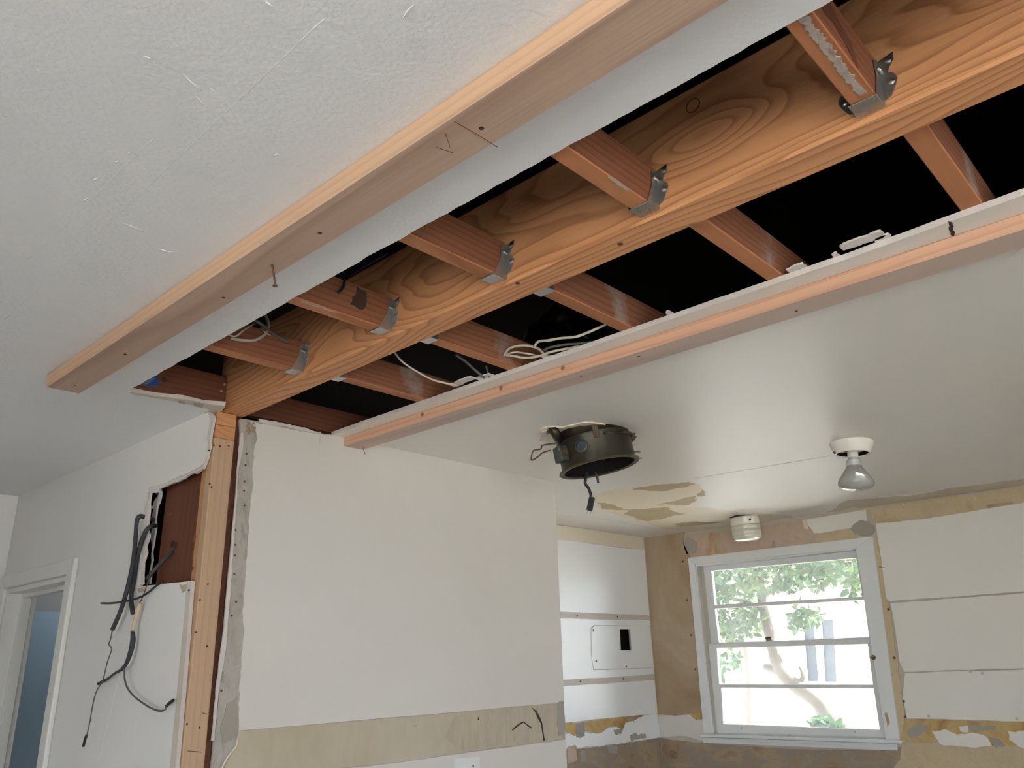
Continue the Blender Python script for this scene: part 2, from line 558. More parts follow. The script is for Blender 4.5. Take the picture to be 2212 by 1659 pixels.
def slab(name, ax, front, back, outer, mat, parent=None, holes=(), edge_mat=None, bevel=0.0):
    """polygon on the plane ax = front, going back to ax = back"""
    loops = [[Vector((p[0], p[1], 0)) for p in outer]] + [[Vector((p[0], p[1], 0)) for p in h] for h in holes]
    tri = tessellate_polygon(loops)
    flat2 = [p for l in loops for p in l]
    n = len(flat2)
    vs = [to3(ax, front, p) for p in flat2] + [to3(ax, back, p) for p in flat2]
    fs = [tuple(t) for t in tri] + [tuple(n + i for i in reversed(t)) for t in tri]
    nf = len(fs)
    s = 0
    for l in loops:
        k = len(l)
        for i in range(k):
            a, b = s + i, s + (i + 1) % k
            fs.append((a, b, n + b, n + a))
        s += k
    me = bpy.data.meshes.new(name)
    me.from_pydata([tuple(v) for v in vs], [], fs)
    o = link(name, me, mat, parent)
    if edge_mat is not None:
        me.materials.append(edge_mat)
        for p in me.polygons[nf:]:
            p.material_index = 1
    bm = bmesh.new()
    bm.from_mesh(me)
    bmesh.ops.recalc_face_normals(bm, faces=bm.faces)
    bm.to_mesh(me)
    bm.free()
    return o


def catmull(pts, k=8):
    pts = [Vector(p) for p in pts]
    if len(pts) < 3:
        return pts
    q = [pts[0] * 2 - pts[1]] + pts + [pts[-1] * 2 - pts[-2]]
    out = []
    for i in range(1, len(q) - 2):
        a, b, c, d = q[i - 1], q[i], q[i + 1], q[i + 2]
        for j in range(k):
            t = j / k
            out.append(0.5 * ((2 * b) + (c - a) * t + (2 * a - 5 * b + 4 * c - d) * t * t + (3 * b - a - 3 * c + d) * t ** 3))
    out.append(pts[-1])
    return out


def tube(name, pts, r, mat, parent=None, k=8, sides=8, smooth_path=True):
    """r: number or list per control point"""
    path = catmull(pts, k) if smooth_path else [Vector(p) for p in pts]
    if isinstance(r, (int, float)):
        rs = [r] * len(path)
    else:
        rs = []
        for i in range(len(path)):
            f = i / (len(path) - 1) * (len(r) - 1)
            a = int(min(f, len(r) - 2))
            rs.append(r[a] + (r[a + 1] - r[a]) * (f - a))
    vs, fs = [], []
    nrm = None
    for i, p in enumerate(path):
        d = (path[min(i + 1, len(path) - 1)] - path[max(i - 1, 0)]).normalized()
        if nrm is None:
            nrm = d.orthogonal().normalized()
        nrm = (nrm - d * nrm.dot(d)).normalized()
        b = d.cross(nrm)
        for j in range(sides):
            a = 2 * math.pi * j / sides
            vs.append(p + (nrm * math.cos(a) + b * math.sin(a)) * rs[i])
    for i in range(len(path) - 1):
        for j in range(sides):
            a, b = i * sides + j, i * sides + (j + 1) % sides
            fs.append((a, b, b + sides, a + sides))
    fs.append(tuple(reversed(range(sides))))
    fs.append(tuple(range(len(vs) - sides, len(vs))))
    o = from_py(name, vs, fs, mat, parent, True)
    return o


def lathe(name, prof, mat, parent=None, mat_w=None, n=40, close=True, smooth=True):
    """prof: (r, z) list round local z"""
    vs, fs = [], []
    for (r, z) in prof:
        for j in range(n):
            a = 2 * math.pi * j / n
            vs.append((r * math.cos(a), r * math.sin(a), z))
    for i in range(len(prof) - 1):
        for j in range(n):
            a, b = i * n + j, i * n + (j + 1) % n
            fs.append((a, b, b + n, a + n))
    if close:
        fs.append(tuple(reversed(range(n))))
        fs.append(tuple(range(len(vs) - n, len(vs))))
    o = from_py(name, vs, fs, mat, parent, smooth, mat_w)
    if smooth:
        try:
            o.data.set_sharp_from_angle(angle=math.radians(40))
        except Exception:
            pass
    return o


def disc(name, c, nrm, r, mat, parent=None, h=0.002, n=10, dome=0.6):
    """small round head (nail, screw) standing proud of a surface"""
    nrm = Vector(nrm).normalized()
    mw = nrm.to_track_quat('Z', 'Y').to_matrix().to_4x4()
    mw.translation = Vector(c)
    return lathe(name, [(r, -h * 0.5), (r, h * dome), (r * 0.55, h)], mat, parent, mw, n)


# ------------------------------------------------------------------ the shell
LW = 1.138      # face of the left (door) wall
EW = 2.345      # face of the end wall
AW = 3.13       # face of the alcove wall
RW = 4.75       # face of the window wall
FW = 4.19       # far wall of the living room

struct(box('floor', (-2.75, -3.35, -0.06), (4.9, 4.5, 0.0), M['floor'], bev=0))

# living-room ceiling with the cut edge of the opening
lc = [(-2.75, -3.35), (1.19, -3.35), (1.19, -0.95), (0.866, -0.95), (0.8675, 0.3), (0.866, 1.36), (0.868, 2.31),
      P('z', CEIL, (283, 846))[0], P('z', CEIL, (330, 856))[0], P('z', CEIL, (395, 862))[0], P('z', CEIL, (440, 873))[0], P('z', CEIL, (487, 876))[0], P('z', CEIL, (478, 890))[0],
      P('z', CEIL, (452, 897))[0], (1.152, 2.42), (1.152, 4.19), (-2.75, 4.19)]
ceiling = struct(slab('ceiling', 'z', CEIL, CEIL + 0.013, jag(lc, 0.0016, 0.02, {3, 4, 5, 8, 9, 10, 11, 12}, 3), M['ceil'], edge_mat=M['gyp']))
# torn paper lip along the short end of the opening
pz = CEIL - 0.0008
slab('torn_edge', 'z', CEIL - 0.002, CEIL, jag(P('z', pz, (279, 845), (300, 848), (350, 856), (400, 862), (450, 872), (486, 876), (470, 893), (440, 893), (452, 884), (425, 876), (380, 867), (330, 859), (290, 853)), 0.003, 0.014, None, 5), M['paper'], ceiling)
slab('plaster_chip', 'z', CEIL - 0.003, CEIL, jag(P('z', pz, (385, 864), (400, 866), (398, 872), (386, 869)), 0.002, 0.008, None, 8), M['plaster'], ceiling)
slab('plaster_chip', 'z', CEIL - 0.003, CEIL, jag(P('z', pz, (418, 868), (440, 872), (436, 880), (420, 876)), 0.002, 0.008, None, 9), M['plaster'], ceiling)
# two taped joints that show as faint ridges
for k, (a, b) in enumerate([((10, 690), (700, 40)), ((60, 560), (330, 300)), ((640, 360), (890, 230))]):
    pa, pb = P('z', CEIL, a, b)
    tube('tape_ridge', [(pa[0], pa[1], CEIL + 0.0026), ((pa[0] + pb[0]) / 2 + 0.003, (pa[1] + pb[1]) / 2, CEIL + 0.0026), (pb[0], pb[1], CEIL + 0.0026)], 0.003, M['ceil'], ceiling, 12, 8)
rd = random.Random(11)
for (u0, v0, u1, v1) in [(316, 408, 322, 414), (590, 336, 600, 331), (344, 538, 375, 546), (168, 609, 182, 616), (455, 190, 470, 205), (574, 4, 590, 16), (870, 42, 895, 10), (312, 122, 324, 128), (395, 160, 436, 196), (424, 208, 448, 232), (255, 478, 310, 500), (275, 333, 282, 328), (250, 352, 256, 348), (200, 392, 215, 384), (180, 434, 190, 428)]:
    a, b = P('z', CEIL, (u0, v0), (u1, v1))
    mid = ((a[0] + b[0]) / 2 + rd.uniform(-.002, .002), (a[1] + b[1]) / 2 + rd.uniform(-.002, .002))
    tube('lit_paint_drip', [(a[0], a[1], CEIL + 0.001), (mid[0], mid[1], CEIL - 0.0002), (b[0], b[1], CEIL + 0.001)], 0.0013, M['drip_lit'], ceiling, 5, 6)

# kitchen ceiling
kc = [(1.554, -3.35), (4.9, -3.35), (4.9, AW - 0.285), (2.83, AW - 0.285), (2.83, EW), (1.597, EW), (1.595, 2.35), (1.592, 1.9), (1.590, 1.40), (1.588, 1.0), (1.585, 0.47), (1.570, 0.16), (1.560, -0.95)]
kceil = struct(slab('ceiling', 'z', CEIL, CEIL + 0.0135, jag(kc, 0.0012, 0.02, {5, 6, 7, 8, 9, 10, 11}, 12), M['ceil_k'], edge_mat=M['gyp']))
# the dropped strip of the alcove ceiling behind the crack
struct(slab('ceiling', 'z', CEIL - 0.001, CEIL + 0.012, [(2.83, AW - 0.281), (4.9, AW - 0.281), (4.9, AW + 0.12), (2.7, AW + 0.12), (2.7, AW - 0.281)], M['ceil_k']))
# broken gypsum along the cut edge
for k, (u, v, w, h, dz) in enumerate([(1000, 826, 0.10, 0.028, .012), (1045, 815, 0.06, 0.02, .010), (1862, 522, 0.085, 0.028, .012), (1905, 515, 0.03, .016, .010), (1720, 580, 0.04, 0.02, .012), (1445, 678, 0.012, 0.016, .016), (1175, 772, 0.012, 0.018, .016), (2060, 470, 0.03, 0.012, .011), (1805, 552, 0.012, 0.015, .012)]):
    c = U(u, v, 'z', CEIL + 0.013)
    h *= 0.6
    pts = [(c.x - h * 0.9, c.y - w / 2), (c.x - h * 1.0, c.y), (c.x - h * 0.5, c.y + w / 2), (c.x + 0.012, c.y + w / 2), (c.x + 0.012, c.y - w / 2)]
    o = slab('broken_gypsum', 'z', CEIL + 0.0135, CEIL + 0.0135 + dz * 0.35, jag(pts, 0.003, 0.01, None, 20 + k), M['gyp'], kceil)
a = P('z', CEIL, (2048, 478), (2056, 480), (2062, 505), (2063, 528), (2058, 528), (2052, 500))
slab('ceiling_crack', 'z', CEIL - 0.0006, CEIL, jag(a, 0.0015, 0.006, None, 4), M['hole'], kceil)
a = P('z', CEIL, (1793, 985), (1500, 1034), (1500, 1033.2), (1793, 984.2))
slab('ceiling_crack', 'z', CEIL - 0.0004, CEIL, jag(a, 0.001, 0.05, None, 6), M['paper'], kceil)

# peeled paint on the kitchen ceiling
PEEL = [('cream', [(1283, 1072), (1310, 1062), (1370, 1052), (1420, 1045), (1500, 1042), (1516, 1055), (1520, 1066), (1500, 1082), (1478, 1094), (1540, 1098), (1600, 1108), (1690, 1110), (1740, 1120), (1690, 1132), (1600, 1138), (1500, 1150), (1430, 1142), (1400, 1128), (1350, 1118), (1292, 1098), (1285, 1085)]),
        ('peel', [(1365, 1056), (1395, 1050), (1430, 1045), (1490, 1041), (1502, 1045), (1470, 1053), (1440, 1060), (1410, 1060), (1385, 1057)]),
        ('peel', [(1418, 1089), (1440, 1085), (1470, 1078), (1500, 1071), (1506, 1080), (1490, 1090), (1460, 1092), (1440, 1088)]),
        ('peel', [(1350, 1111), (1365, 1100), (1440, 1095), (1455, 1104), (1480, 1109), (1455, 1113), (1430, 1121), (1400, 1125), (1372, 1118)]),
        ('peel', [(1290, 1086), (1310, 1086), (1345, 1098), (1362, 1102), (1330, 1101), (1300, 1098)]),
        ('ceil_k', [(1600, 1128), (1660, 1122), (1720, 1118), (1700, 1128), (1640, 1134)]),
        ('peel', [(1450, 1131), (1500, 1126), (1560, 1128), (1500, 1134), (1470, 1136)]),
        ('peel', [(1516, 1058), (1522, 1064), (1515, 1072), (1505, 1068)]),
        ('tanlight', [(1785, 1106), (1800, 1100), (1830, 1081), (1880, 1076), (1980, 1068), (2060, 1052), (2140, 1044), (2212, 1034), (2230, 1050), (2080, 1070), (1950, 1088), (1875, 1099), (1840, 1095), (1810, 1104)]),
        ('cream', [(1800, 1101), (1835, 1088), (1862, 1096), (1830, 1099)])]
for k, (mt, px) in enumerate(PEEL):
    lay = 0.0012 if mt == 'cream' else 0.0018
    slab('peeled_paint', 'z', CEIL - lay, CEIL, jag(P('z', CEIL, *px), 0.011, 0.022, None, 40 + k), M[mt], kceil)

# attic: near-black colour stands for the void's darkness, so the joists show against black
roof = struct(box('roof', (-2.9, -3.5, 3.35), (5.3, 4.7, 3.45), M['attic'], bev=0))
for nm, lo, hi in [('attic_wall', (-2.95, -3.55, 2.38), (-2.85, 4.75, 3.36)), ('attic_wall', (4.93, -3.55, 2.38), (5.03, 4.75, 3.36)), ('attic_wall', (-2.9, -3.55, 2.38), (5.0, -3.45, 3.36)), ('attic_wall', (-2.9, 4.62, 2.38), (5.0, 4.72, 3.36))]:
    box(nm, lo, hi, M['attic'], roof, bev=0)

for lo, hi in [((5.031, -3.6, 2.52), (5.75, 4.8, 2.6)), ((-3.6, -3.6, 2.52), (-2.951, 4.8, 2.6))]:  # unseen eaves added to keep the sun off the windows
    box('shade_eave', lo, hi, M['frame_w'], roof, bev=0)

# --- left wall (door wall) with the torn opening beside the post
lp = [P('x', LW, (450, 893))[0], P('x', LW, (453, 905))[0], P('x', LW, (447, 950))[0], P('x', LW, (448, 975))[0], P('x', LW, (438, 1003))[0], P('x', LW, (412, 1018))[0],
      P('x', LW, (360, 1043))[0], P('x', LW, (318, 1056))[0], P('x', LW, (312, 1080))[0], P('x', LW, (308, 1110))[0], P('x', LW, (303, 1190))[0], P('x', LW, (300, 1267))[0],
      P('x', LW, (413, 1255))[0], P('x', LW, (397, 1460))[0], P('x', LW, (379, 1659))[0], (2.35, 0.0)]
dy0, dy1 = 3.385, 4.10
dz = 2.005
outer = [(FW + 0.3, 0.0), (FW + 0.3, CEIL + 0.01)] + [(2.372, CEIL + 0.01)] + lp + [(dy0, 0.0), (dy0, dz), (dy1, dz), (dy1, 0.0)]
wall_left = struct(slab('wall_left', 'x', LW, LW + 0.012, jag(outer, 0.002, 0.012, set(range(3, 14)), 2), M['wall'], edge_mat=M['gyp']))
# torn core showing round the hole: a rough lip just behind the painted face
core = [P('x', LW + .006, (458, 893))[0], P('x', LW + .006, (463, 905))[0], P('x', LW + .006, (456, 940))[0], P('x', LW + .006, (450, 985))[0], P('x', LW + .006, (440, 1012))[0], P('x', LW + .006, (400, 1033))[0], P('x', LW + .006, (345, 1056))[0], P('x', LW + .006, (350, 1062))[0], P('x', LW + .006, (318, 1066))[0],
        P('x', LW, (316, 1055))[0], P('x', LW, (360, 1041))[0], P('x', LW, (410, 1016))[0], P('x', LW, (436, 1000))[0], P('x', LW, (444, 970))[0], P('x', LW, (443, 950))[0], P('x', LW, (446, 895))[0]]
slab('torn_edge', 'x', LW + 0.004, LW + 0.0118, jag(core, 0.0035, 0.012, set(range(0, 8)), 14), M['gyp'], wall_left)
slab('torn_edge', 'x', LW + 0.003, LW + 0.0118, jag(P('x', LW, (308, 1110), (322, 1060), (319, 1100), (316, 1130), (318, 1160), (311, 1180), (313, 1195), (306, 1215), (305, 1262), (299, 1266)), 0.003, 0.01, None, 15), M['gyp'], wall_left)
# paper-edged margin of the newer drywall piece below the hole
slab('paper_margin', 'x', LW - 0.0008, LW, jag(P('x', LW, (404, 1259), (413, 1256), (397, 1460), (379, 1659), (367, 1659), (386, 1460)), 0.0008, 0.03, None, 16), M['paper'], wall_left)
slab('paper_margin', 'x', LW - 0.0012, LW, jag(P('x', LW, (388, 1262), (404, 1262), (402, 1276), (394, 1281)), 0.002, 0.008, None, 17), M['tan_paper'], wall_left)
slab('paper_margin', 'x', LW - 0.0012, LW, jag(P('x', LW, (297, 1272), (314, 1268), (310, 1279), (300, 1280)), 0.002, 0.008, None, 18), M['tan_paper'], wall_left)
slab('filler_smear', 'x', LW - 0.0006, LW, jag(P('x', LW - .001, (300, 1275), (301, 1273), (214, 1640), (212, 1640)), 0.0005, 0.05, None, 19), M['wall'], wall_left)

# far wall of the living room, back and side walls (with unseen windows placed and sized to light the room)
struct(box('wall_far', (-2.75, FW, 0), (LW - 0.0005, FW + 0.1, CEIL), M['wall'], bev=0))


def wall_open(name, ax, front, back, a0, a1, z1, o0, o1, oz0, oz1, mat):
    return struct(slab(name, ax, front, back, [(a0, 0), (a1, 0), (a1, z1), (a0, z1)], mat, holes=[[(o0, oz0), (o0, oz1), (o1, oz1), (o1, oz0)]]))


wall_open('wall_side', 'x', -2.60, -2.75, -3.35, FW + 0.1, CEIL, -2.6, 0.7, 0.25, 2.15, M['wall'])
struct(slab('wall_back', 'y', -3.20, -3.35, [(-2.6, 0), (RW, 0), (RW, CEIL), (-2.6, CEIL)], M['wall'],
            holes=[[(3.6, 0.9), (3.6, 2.2), (4.4, 2.2), (4.4, 0.9)], [(-1.8, 0.08), (-1.8, 2.12), (0.6, 2.12), (0.6, 0.08)]]))


def big_window(name, ax, pos, a0, a1, z0, z1, n):
    w = empty(name, to3(ax, pos, ((a0 + a1) / 2, z0)), kind='structure')
    th = 0.05
    def bar(nm, p0, p1, h):
        q0, q1 = to3(ax, pos, p0), to3(ax, pos, p1)
        upv = (0, 0, 1) if abs(q0.z - q1.z) < 1e-4 else ((0, 1, 0) if ax == 'x' else (1, 0, 0))
        return board(nm, q0, q1, 0.06, h, M['trim'], w, upv)
    bar('frame_rail', (a0, z0 + th / 2), (a1, z0 + th / 2), th)
    bar('frame_rail', (a0, z1 - th / 2), (a1, z1 - th / 2), th)
    for i in range(n + 1):
        a = a0 + th / 2 + (a1 - a0 - th) * i / n
        bar('frame_stile', (a, z0 + th), (a, z1 - th), th)
    for i in range(n):
        s0 = a0 + th + (a1 - a0 - th) * i / n
        s1 = a0 + (a1 - a0 - th) * (i + 1) / n
        slab('pane', ax, pos - 0.002, pos + 0.002, [(s0, z0 + th), (s1, z0 + th), (s1, z1 - th), (s0, z1 - th)], M['glass'], w)
    return w


big_window('window_2', 'x', -2.675, -2.6, 0.7, 0.25, 2.15, 2)
big_window('window_3', 'y', -3.275, 3.6, 4.4, 0.9, 2.2, 1)
big_window('window_4', 'y', -3.275, -1.8, 0.6, 0.08, 2.12, 2)  # added so that sun on the floor brightens the living-room ceiling

# --- end wall
eo = P('y', EW, (520, 905), (545, 908), (580, 914), (620, 922), (660, 930), (694, 936))
e_out = [(1.248, 0.0), (1.248, 2.34)] + eo + [(1.60, CEIL + 0.004), (2.838, CEIL + 0.004), (2.838, 0.0)]
e_in = P('y', EW, (540, 910), (552, 930), (555, 950), (548, 980), (545, 1030), (540, 1100), (534, 1200), (526, 1290), (524, 1400), (516, 1490), (513, 1578), (510, 1600), (488, 1640), (478, 1680))
wall_end = struct(slab('wall_end', 'y', EW, EW + 0.013, jag(e_out, 0.0015, 0.015, {1, 2, 3, 4, 5, 6, 7}, 22), M['plaster'], edge_mat=M['gyp']))
# painted face: starts where the skim coat broke off along the post
sk = [e_in[0]] + P('y', EW, (560, 916), (580, 918), (620, 925), (660, 934), (694, 939)) + [(1.60, CEIL), (2.838, CEIL), (2.838, P('y', EW, (1218, 1517))[0][1])] + P('y', EW, (1206, 1518), (1150, 1523), (1100, 1527), (1000, 1537), (900, 1545), (760, 1557), (600, 1571), (515, 1578)) + [e_in[9], e_in[8], e_in[7], e_in[6], e_in[5], e_in[4], e_in[3], e_in[2], e_in[1]]
slab('painted_skim', 'y', EW - 0.0022, EW, jag(sk, 0.0028, 0.012, {0, 1, 2, 3, 4, 16, 17, 18, 19, 20, 21, 22, 23, 24, 25, 26}, 23), M['wall_e'], wall_end)
# the strip where a cabinet or old wallpaper was
bd = P('y', EW, (515, 1579), (600, 1572), (760, 1558), (900, 1546), (1000, 1538), (1100, 1528), (1150, 1524), (1204, 1519), (1203, 1560), (1206, 1580), (1215, 1596), (1150, 1606), (1000, 1625), (870, 1645), (700, 1662), (560, 1680), (480, 1680), (488, 1640), (510, 1600))
slab('wallpaper_band', 'y', EW - 0.0012, EW, jag(bd, 0.0015, 0.02, {8, 9, 16, 17, 18}, 24), M['band'], wall_end)
lowp = P('y', EW, (1218, 1598), (1150, 1607), (1000, 1627), (870, 1646), (740, 1662))
slab('painted_skim', 'y', EW - 0.0022, EW, [(2.838, 0.0), (2.838, lowp[0][1])] + jag(lowp, 0.001, 0.03, {0, 1, 2, 3}, 25)[:-1] + [(lowp[-1][0], lowp[-1][1]), (1.60, 0.0)], M['wall_e'], wall_end)
slab('grey_plaster', 'y', EW - 0.0030, EW, jag(P('y', EW, (1205, 1517), (1217, 1514), (1219, 1585), (1206, 1590), (1202, 1565)), 0.003, 0.012, None, 26), M['greypatch'], wall_end)
slab('water_stain', 'y', EW - 0.0016, EW, jag(P('y', EW, (985, 1541), (1050, 1536), (1110, 1531), (1150, 1527), (1200, 1522), (1202, 1560), (1200, 1592), (1140, 1602), (1060, 1612), (985, 1620), (960, 1590), (975, 1560)), 0.006, 0.02, {5, 6, 7, 8, 9, 10, 11}, 83), M['streak'], wall_end)
# loose curl of wallpaper and cracks in the band
tube('wallpaper_curl', [to3('y', EW - 0.005, p) for p in P('y', EW, (511, 1596), (508, 1612), (492, 1632), (482, 1650), (478, 1662))], 0.003, M['cream'], wall_end, 6, 6)
for k, px in enumerate([[(1147, 1528), (1158, 1535), (1170, 1560), (1176, 1600), (1173, 1600), (1167, 1562), (1155, 1538)],
                        [(1105, 1576), (1120, 1563), (1130, 1558), (1148, 1572), (1147, 1574), (1130, 1561), (1121, 1566), (1106, 1578)],
                        [(1032, 1548), (1034, 1556), (1031, 1556)], [(890, 1567), (899, 1568), (898, 1569)]]):
    slab('crack', 'y', EW - 0.0028, EW, jag(P('y', EW, *px), 0.001, 0.01, None, 60 + k), M['hole'], wall_end)
# torn patch of drywall mesh at the top by the beam
for k, (u, v) in enumerate([(537, 915), (545, 922), (537, 926), (547, 932), (538, 936), (546, 915), (533, 931), (549, 925), (541, 930), (535, 920)]):
    c = U(u, v, 'y', EW)
    slab('plaster_key', 'y', EW - 0.004, EW, jag([(c.x - 0.004, c.z - 0.005), (c.x + 0.005, c.z - 0.003), (c.x + 0.003, c.z + 0.005), (c.x - 0.003, c.z + 0.004)], 0.001, 0.004, None, 70 + k), M['dirty'], wall_end)
for k, (u, v) in enumerate([(532, 980), (530, 1005), (528, 1040), (528, 1092), (508, 1145), (527, 1060), (508, 1177), (507, 1200), (506, 1240), (498, 1255), (510, 1300), (500, 1330), (478, 1452), (478, 1492), (485, 1315)]):
    c = U(u, v, 'y', EW)
    disc('nail_head', (c.x, EW - 0.0008, c.z), (0, -1, 0), 0.0035, M['rust'], wall_end, 0.0016)
for k, (u, v) in enumerate([(691, 945), (690, 975)]):
    pass
slab('crack', 'y', EW - 0.0028, EW, P('y', EW, (691, 942), (692, 942), (688, 980), (687, 980)), M['paper'], wall_end)
slab('torn_edge', 'y', EW - 0.006, EW, jag(P('y', EW, (558, 905), (600, 913), (650, 924), (692, 933), (692, 938), (645, 930), (600, 920), (560, 912)), 0.003, 0.012, None, 80), M['gyp'], wall_end)
slab('torn_edge', 'y', EW - 0.004, EW, jag(P('y', EW, (519, 935), (524, 935), (525, 960), (515, 1010), (503, 1180), (488, 1390), (470, 1500), (462, 1600), (455, 1600), (466, 1480), (484, 1340), (500, 1150), (514, 985)), 0.0015, 0.015, None, 81), M['gyp'], wall_end)
slab('grey_plaster', 'y', EW - 0.0016, EW, jag(P('y', EW, (490, 1520), (512, 1505), (512, 1578), (500, 1600), (480, 1610), (475, 1570)), 0.004, 0.014, None, 82), M['greypatch'], wall_end)
# return of the end wall at its outer corner, towards the alcove
box('wall_return', (2.825, EW + 0.013, 0), (2.838, AW, CEIL), M['wall_e'], wall_end, bev=0)

# --- alcove wall
wall_al = struct(slab('wall_alcove', 'y', AW, AW + 0.013, [(2.75, 0), (RW + 0.1, 0), (RW + 0.1, CEIL), (2.75, CEIL)], M['paper'],
                      holes=[P('y', AW, (1336, 1358), (1361, 1358), (1364, 1405), (1339, 1406))]))
struct(box('cavity_shade', (2.75, AW + 0.061, 0), (RW + 0.1, AW + 0.08, CEIL), M['dark'], bev=0))  # black sheet standing in for the shade inside the alcove hole
al = [('alcove_panel', 'wall_a', [(1150, 1159), (1205, 1166), (1260, 1172), (1330, 1183), (1391, 1188), (1401, 1329), (1300, 1325), (1211, 1321), (1150, 1319)]),
      ('alcove_panel', 'wall_a', [(1150, 1334), (1212, 1336), (1300, 1339), (1402, 1340), (1403, 1352), (1281, 1350), (1274, 1356), (1275, 1415), (1280, 1448), (1410, 1443), (1411, 1456), (1300, 1464), (1220, 1468), (1150, 1472)]),
      ('alcove_panel', 'wall_a', [(1150, 1487), (1221, 1482), (1300, 1477), (1412, 1469), (1418, 1541), (1300, 1552), (1222, 1561), (1150, 1568)])]
for k, (nm, mt, px) in enumerate(al):
    slab(nm, 'y', AW - 0.006, AW, jag(P('y', AW, *px), 0.001, 0.03, {0, 1, 2, 3} if k == 0 else None, 90 + k), M[mt], wall_al)
pat = P('y', AW, (1285, 1351), (1403, 1353), (1411, 1442), (1282, 1446), (1277, 1420), (1276, 1358))
hol = P('y', AW, (1338, 1359), (1361, 1359), (1363.5, 1405), (1340, 1405))
slab('patch_panel', 'y', AW - 0.004, AW, pat, M['wall_a'], wall_al, holes=[hol])
for (u, v) in [(1247, 1330), (1334, 1332), (1282, 1361), (1288, 1428), (1353, 1440), (1254, 1472), (1347, 1466)]:
    c = U(u, v, 'y', AW - 0.006)
    disc('screw_head', (c.x, AW - 0.006, c.z), (0, -1, 0), 0.006, M['rust'], wall_al, 0.002)
slab('cream_strip', 'y', AW - 0.002, AW, jag(P('y', AW, (1150, 1123), (1203, 1134), (1387, 1161), (1391, 1187), (1330, 1181), (1260, 1171), (1205, 1165), (1150, 1157)), 0.0012, 0.03, {5, 6}, 94), M['cream'], wall_al)
slab('ochre_glue', 'y', AW - 0.003, AW, jag(P('y', AW, (1215, 1564), (1300, 1554), (1390, 1545), (1372, 1555), (1350, 1560), (1345, 1575), (1320, 1570), (1290, 1585), (1262, 1580), (1240, 1590), (1225, 1582)), 0.006, 0.02, None, 95), M['ochre'], wall_al)
slab('white_skim', 'y', AW - 0.0025, AW, jag(P('y', AW, (1215, 1585), (1260, 1583), (1285, 1585), (1320, 1572), (1350, 1562), (1385, 1546), (1418, 1541), (1428, 1592), (1380, 1600), (1320, 1608), (1222, 1618)), 0.005, 0.02, {0, 1, 2, 3, 8, 9}, 96), M['wall_a'], wall_al)
for k, px in enumerate([[(1244, 1562), (1262, 1562), (1262, 1590), (1245, 1594)], [(1360, 1588), (1370, 1583), (1380, 1588), (1392, 1583), (1395, 1594), (1362, 1601)], [(1325, 1576), (1345, 1573), (1340, 1586), (1328, 1586)], [(1350, 1553), (1371, 1549), (1368, 1560)]]):
    slab('grey_compound', 'y', AW - 0.004, AW, jag(P('y', AW, *px), 0.006, 0.012, None, 97 + k), M['greypatch'], wall_al)
slab('dirty_skim', 'y', AW - 0.002, AW, [(2.76, 0), (RW, 0), P('y', AW, (1428, 1593))[0]] + jag(P('y', AW, (1380, 1601), (1320, 1610), (1222, 1620)), 0.004, 0.02, {0, 1}, 102)[:-1] + [(2.76, 1.17)], M['dirty'], wall_al)
for k, px in enumerate([[(1252, 1625), (1266, 1622), (1264, 1645), (1254, 1645)], [(1310, 1613), (1335, 1612), (1332, 1628), (1315, 1626)], [(1225, 1612), (1245, 1612), (1246, 1640), (1226, 1650)]]):
    slab('grey_compound', 'y', AW - 0.003, AW, jag(P('y', AW, *px), 0.008, 0.02, None, 110 + k), M['greypatch' if k < 2 else 'pink'], wall_al)

# --- window wall
wy0, wy1, wz0, wz1 = 1.700, 2.722, 1.192, 2.216
wall_r = struct(slab('wall_right', 'x', RW, RW + 0.13, [(-3.35, 0), (AW + 0.1, 0), (AW + 0.1, CEIL + 0.01), (-3.35, CEIL + 0.01)], M['wallbase'],
                     holes=[[(wy0, wz0), (wy0, wz1), (wy1, wz1), (wy1, wz0)]]))
R1 = RW - 0.002


def onr(nm, mt, px, d=0.002, amp=0.003, step=0.02, edges=None, seed=0, extra=None):
    pts = P('x', RW, *px)
    return slab(nm, 'x', RW - d, RW, jag(pts, amp, step, edges, seed), M[mt], wall_r)


onr('brown_panel', 'brown', [(1388, 1160), (1480, 1147), (1476, 1170), (1490, 1200), (1500, 1290), (1512, 1450), (1516, 1540), (1460, 1546), (1418, 1542)], 0.006, 0.0015, 0.04, {2, 3, 4, 5}, 120)
onr('white_skim', 'wall_e', [(1418, 1546), (1515, 1543), (1522, 1572), (1522, 1600), (1470, 1590), (1427, 1593)], 0.003, 0.004, 0.02, {3, 4}, 121)
onr('ochre_glue', 'ochre', [(1490, 1541), (1516, 1540), (1518, 1552), (1505, 1556), (1495, 1548)], 0.004, 0.004, 0.015, None, 122)
onr('pink_header', 'pink', [(1480, 1156), (1600, 1143), (1738, 1122), (1748, 1140), (1760, 1150), (1770, 1177), (1620, 1192), (1492, 1206), (1476, 1195)], 0.003, 0.003, 0.03, {1, 2, 3}, 123)
onr('white_skim', 'wall_r', [(1740, 1123), (1870, 1101), (1875, 1150), (1760, 1152), (1748, 1138)], 0.004, 0.004, 0.02, {2, 3}, 124)
onr('tan_strip', 'ochre2', [(1758, 1153), (1845, 1140), (1850, 1164), (1770, 1178)], 0.0045, 0.002, 0.03, None, 125)
onr('cream_edge', 'cream', [(1733, 1124), (1742, 1121), (1748, 1143), (1738, 1142)], 0.005, 0.003, 0.01, None, 126)
onr('grey_compound', 'greypatch', [(1483, 1160), (1505, 1172), (1508, 1185), (1500, 1196), (1484, 1198), (1478, 1175)], 0.006, 0.004, 0.012, None, 127)
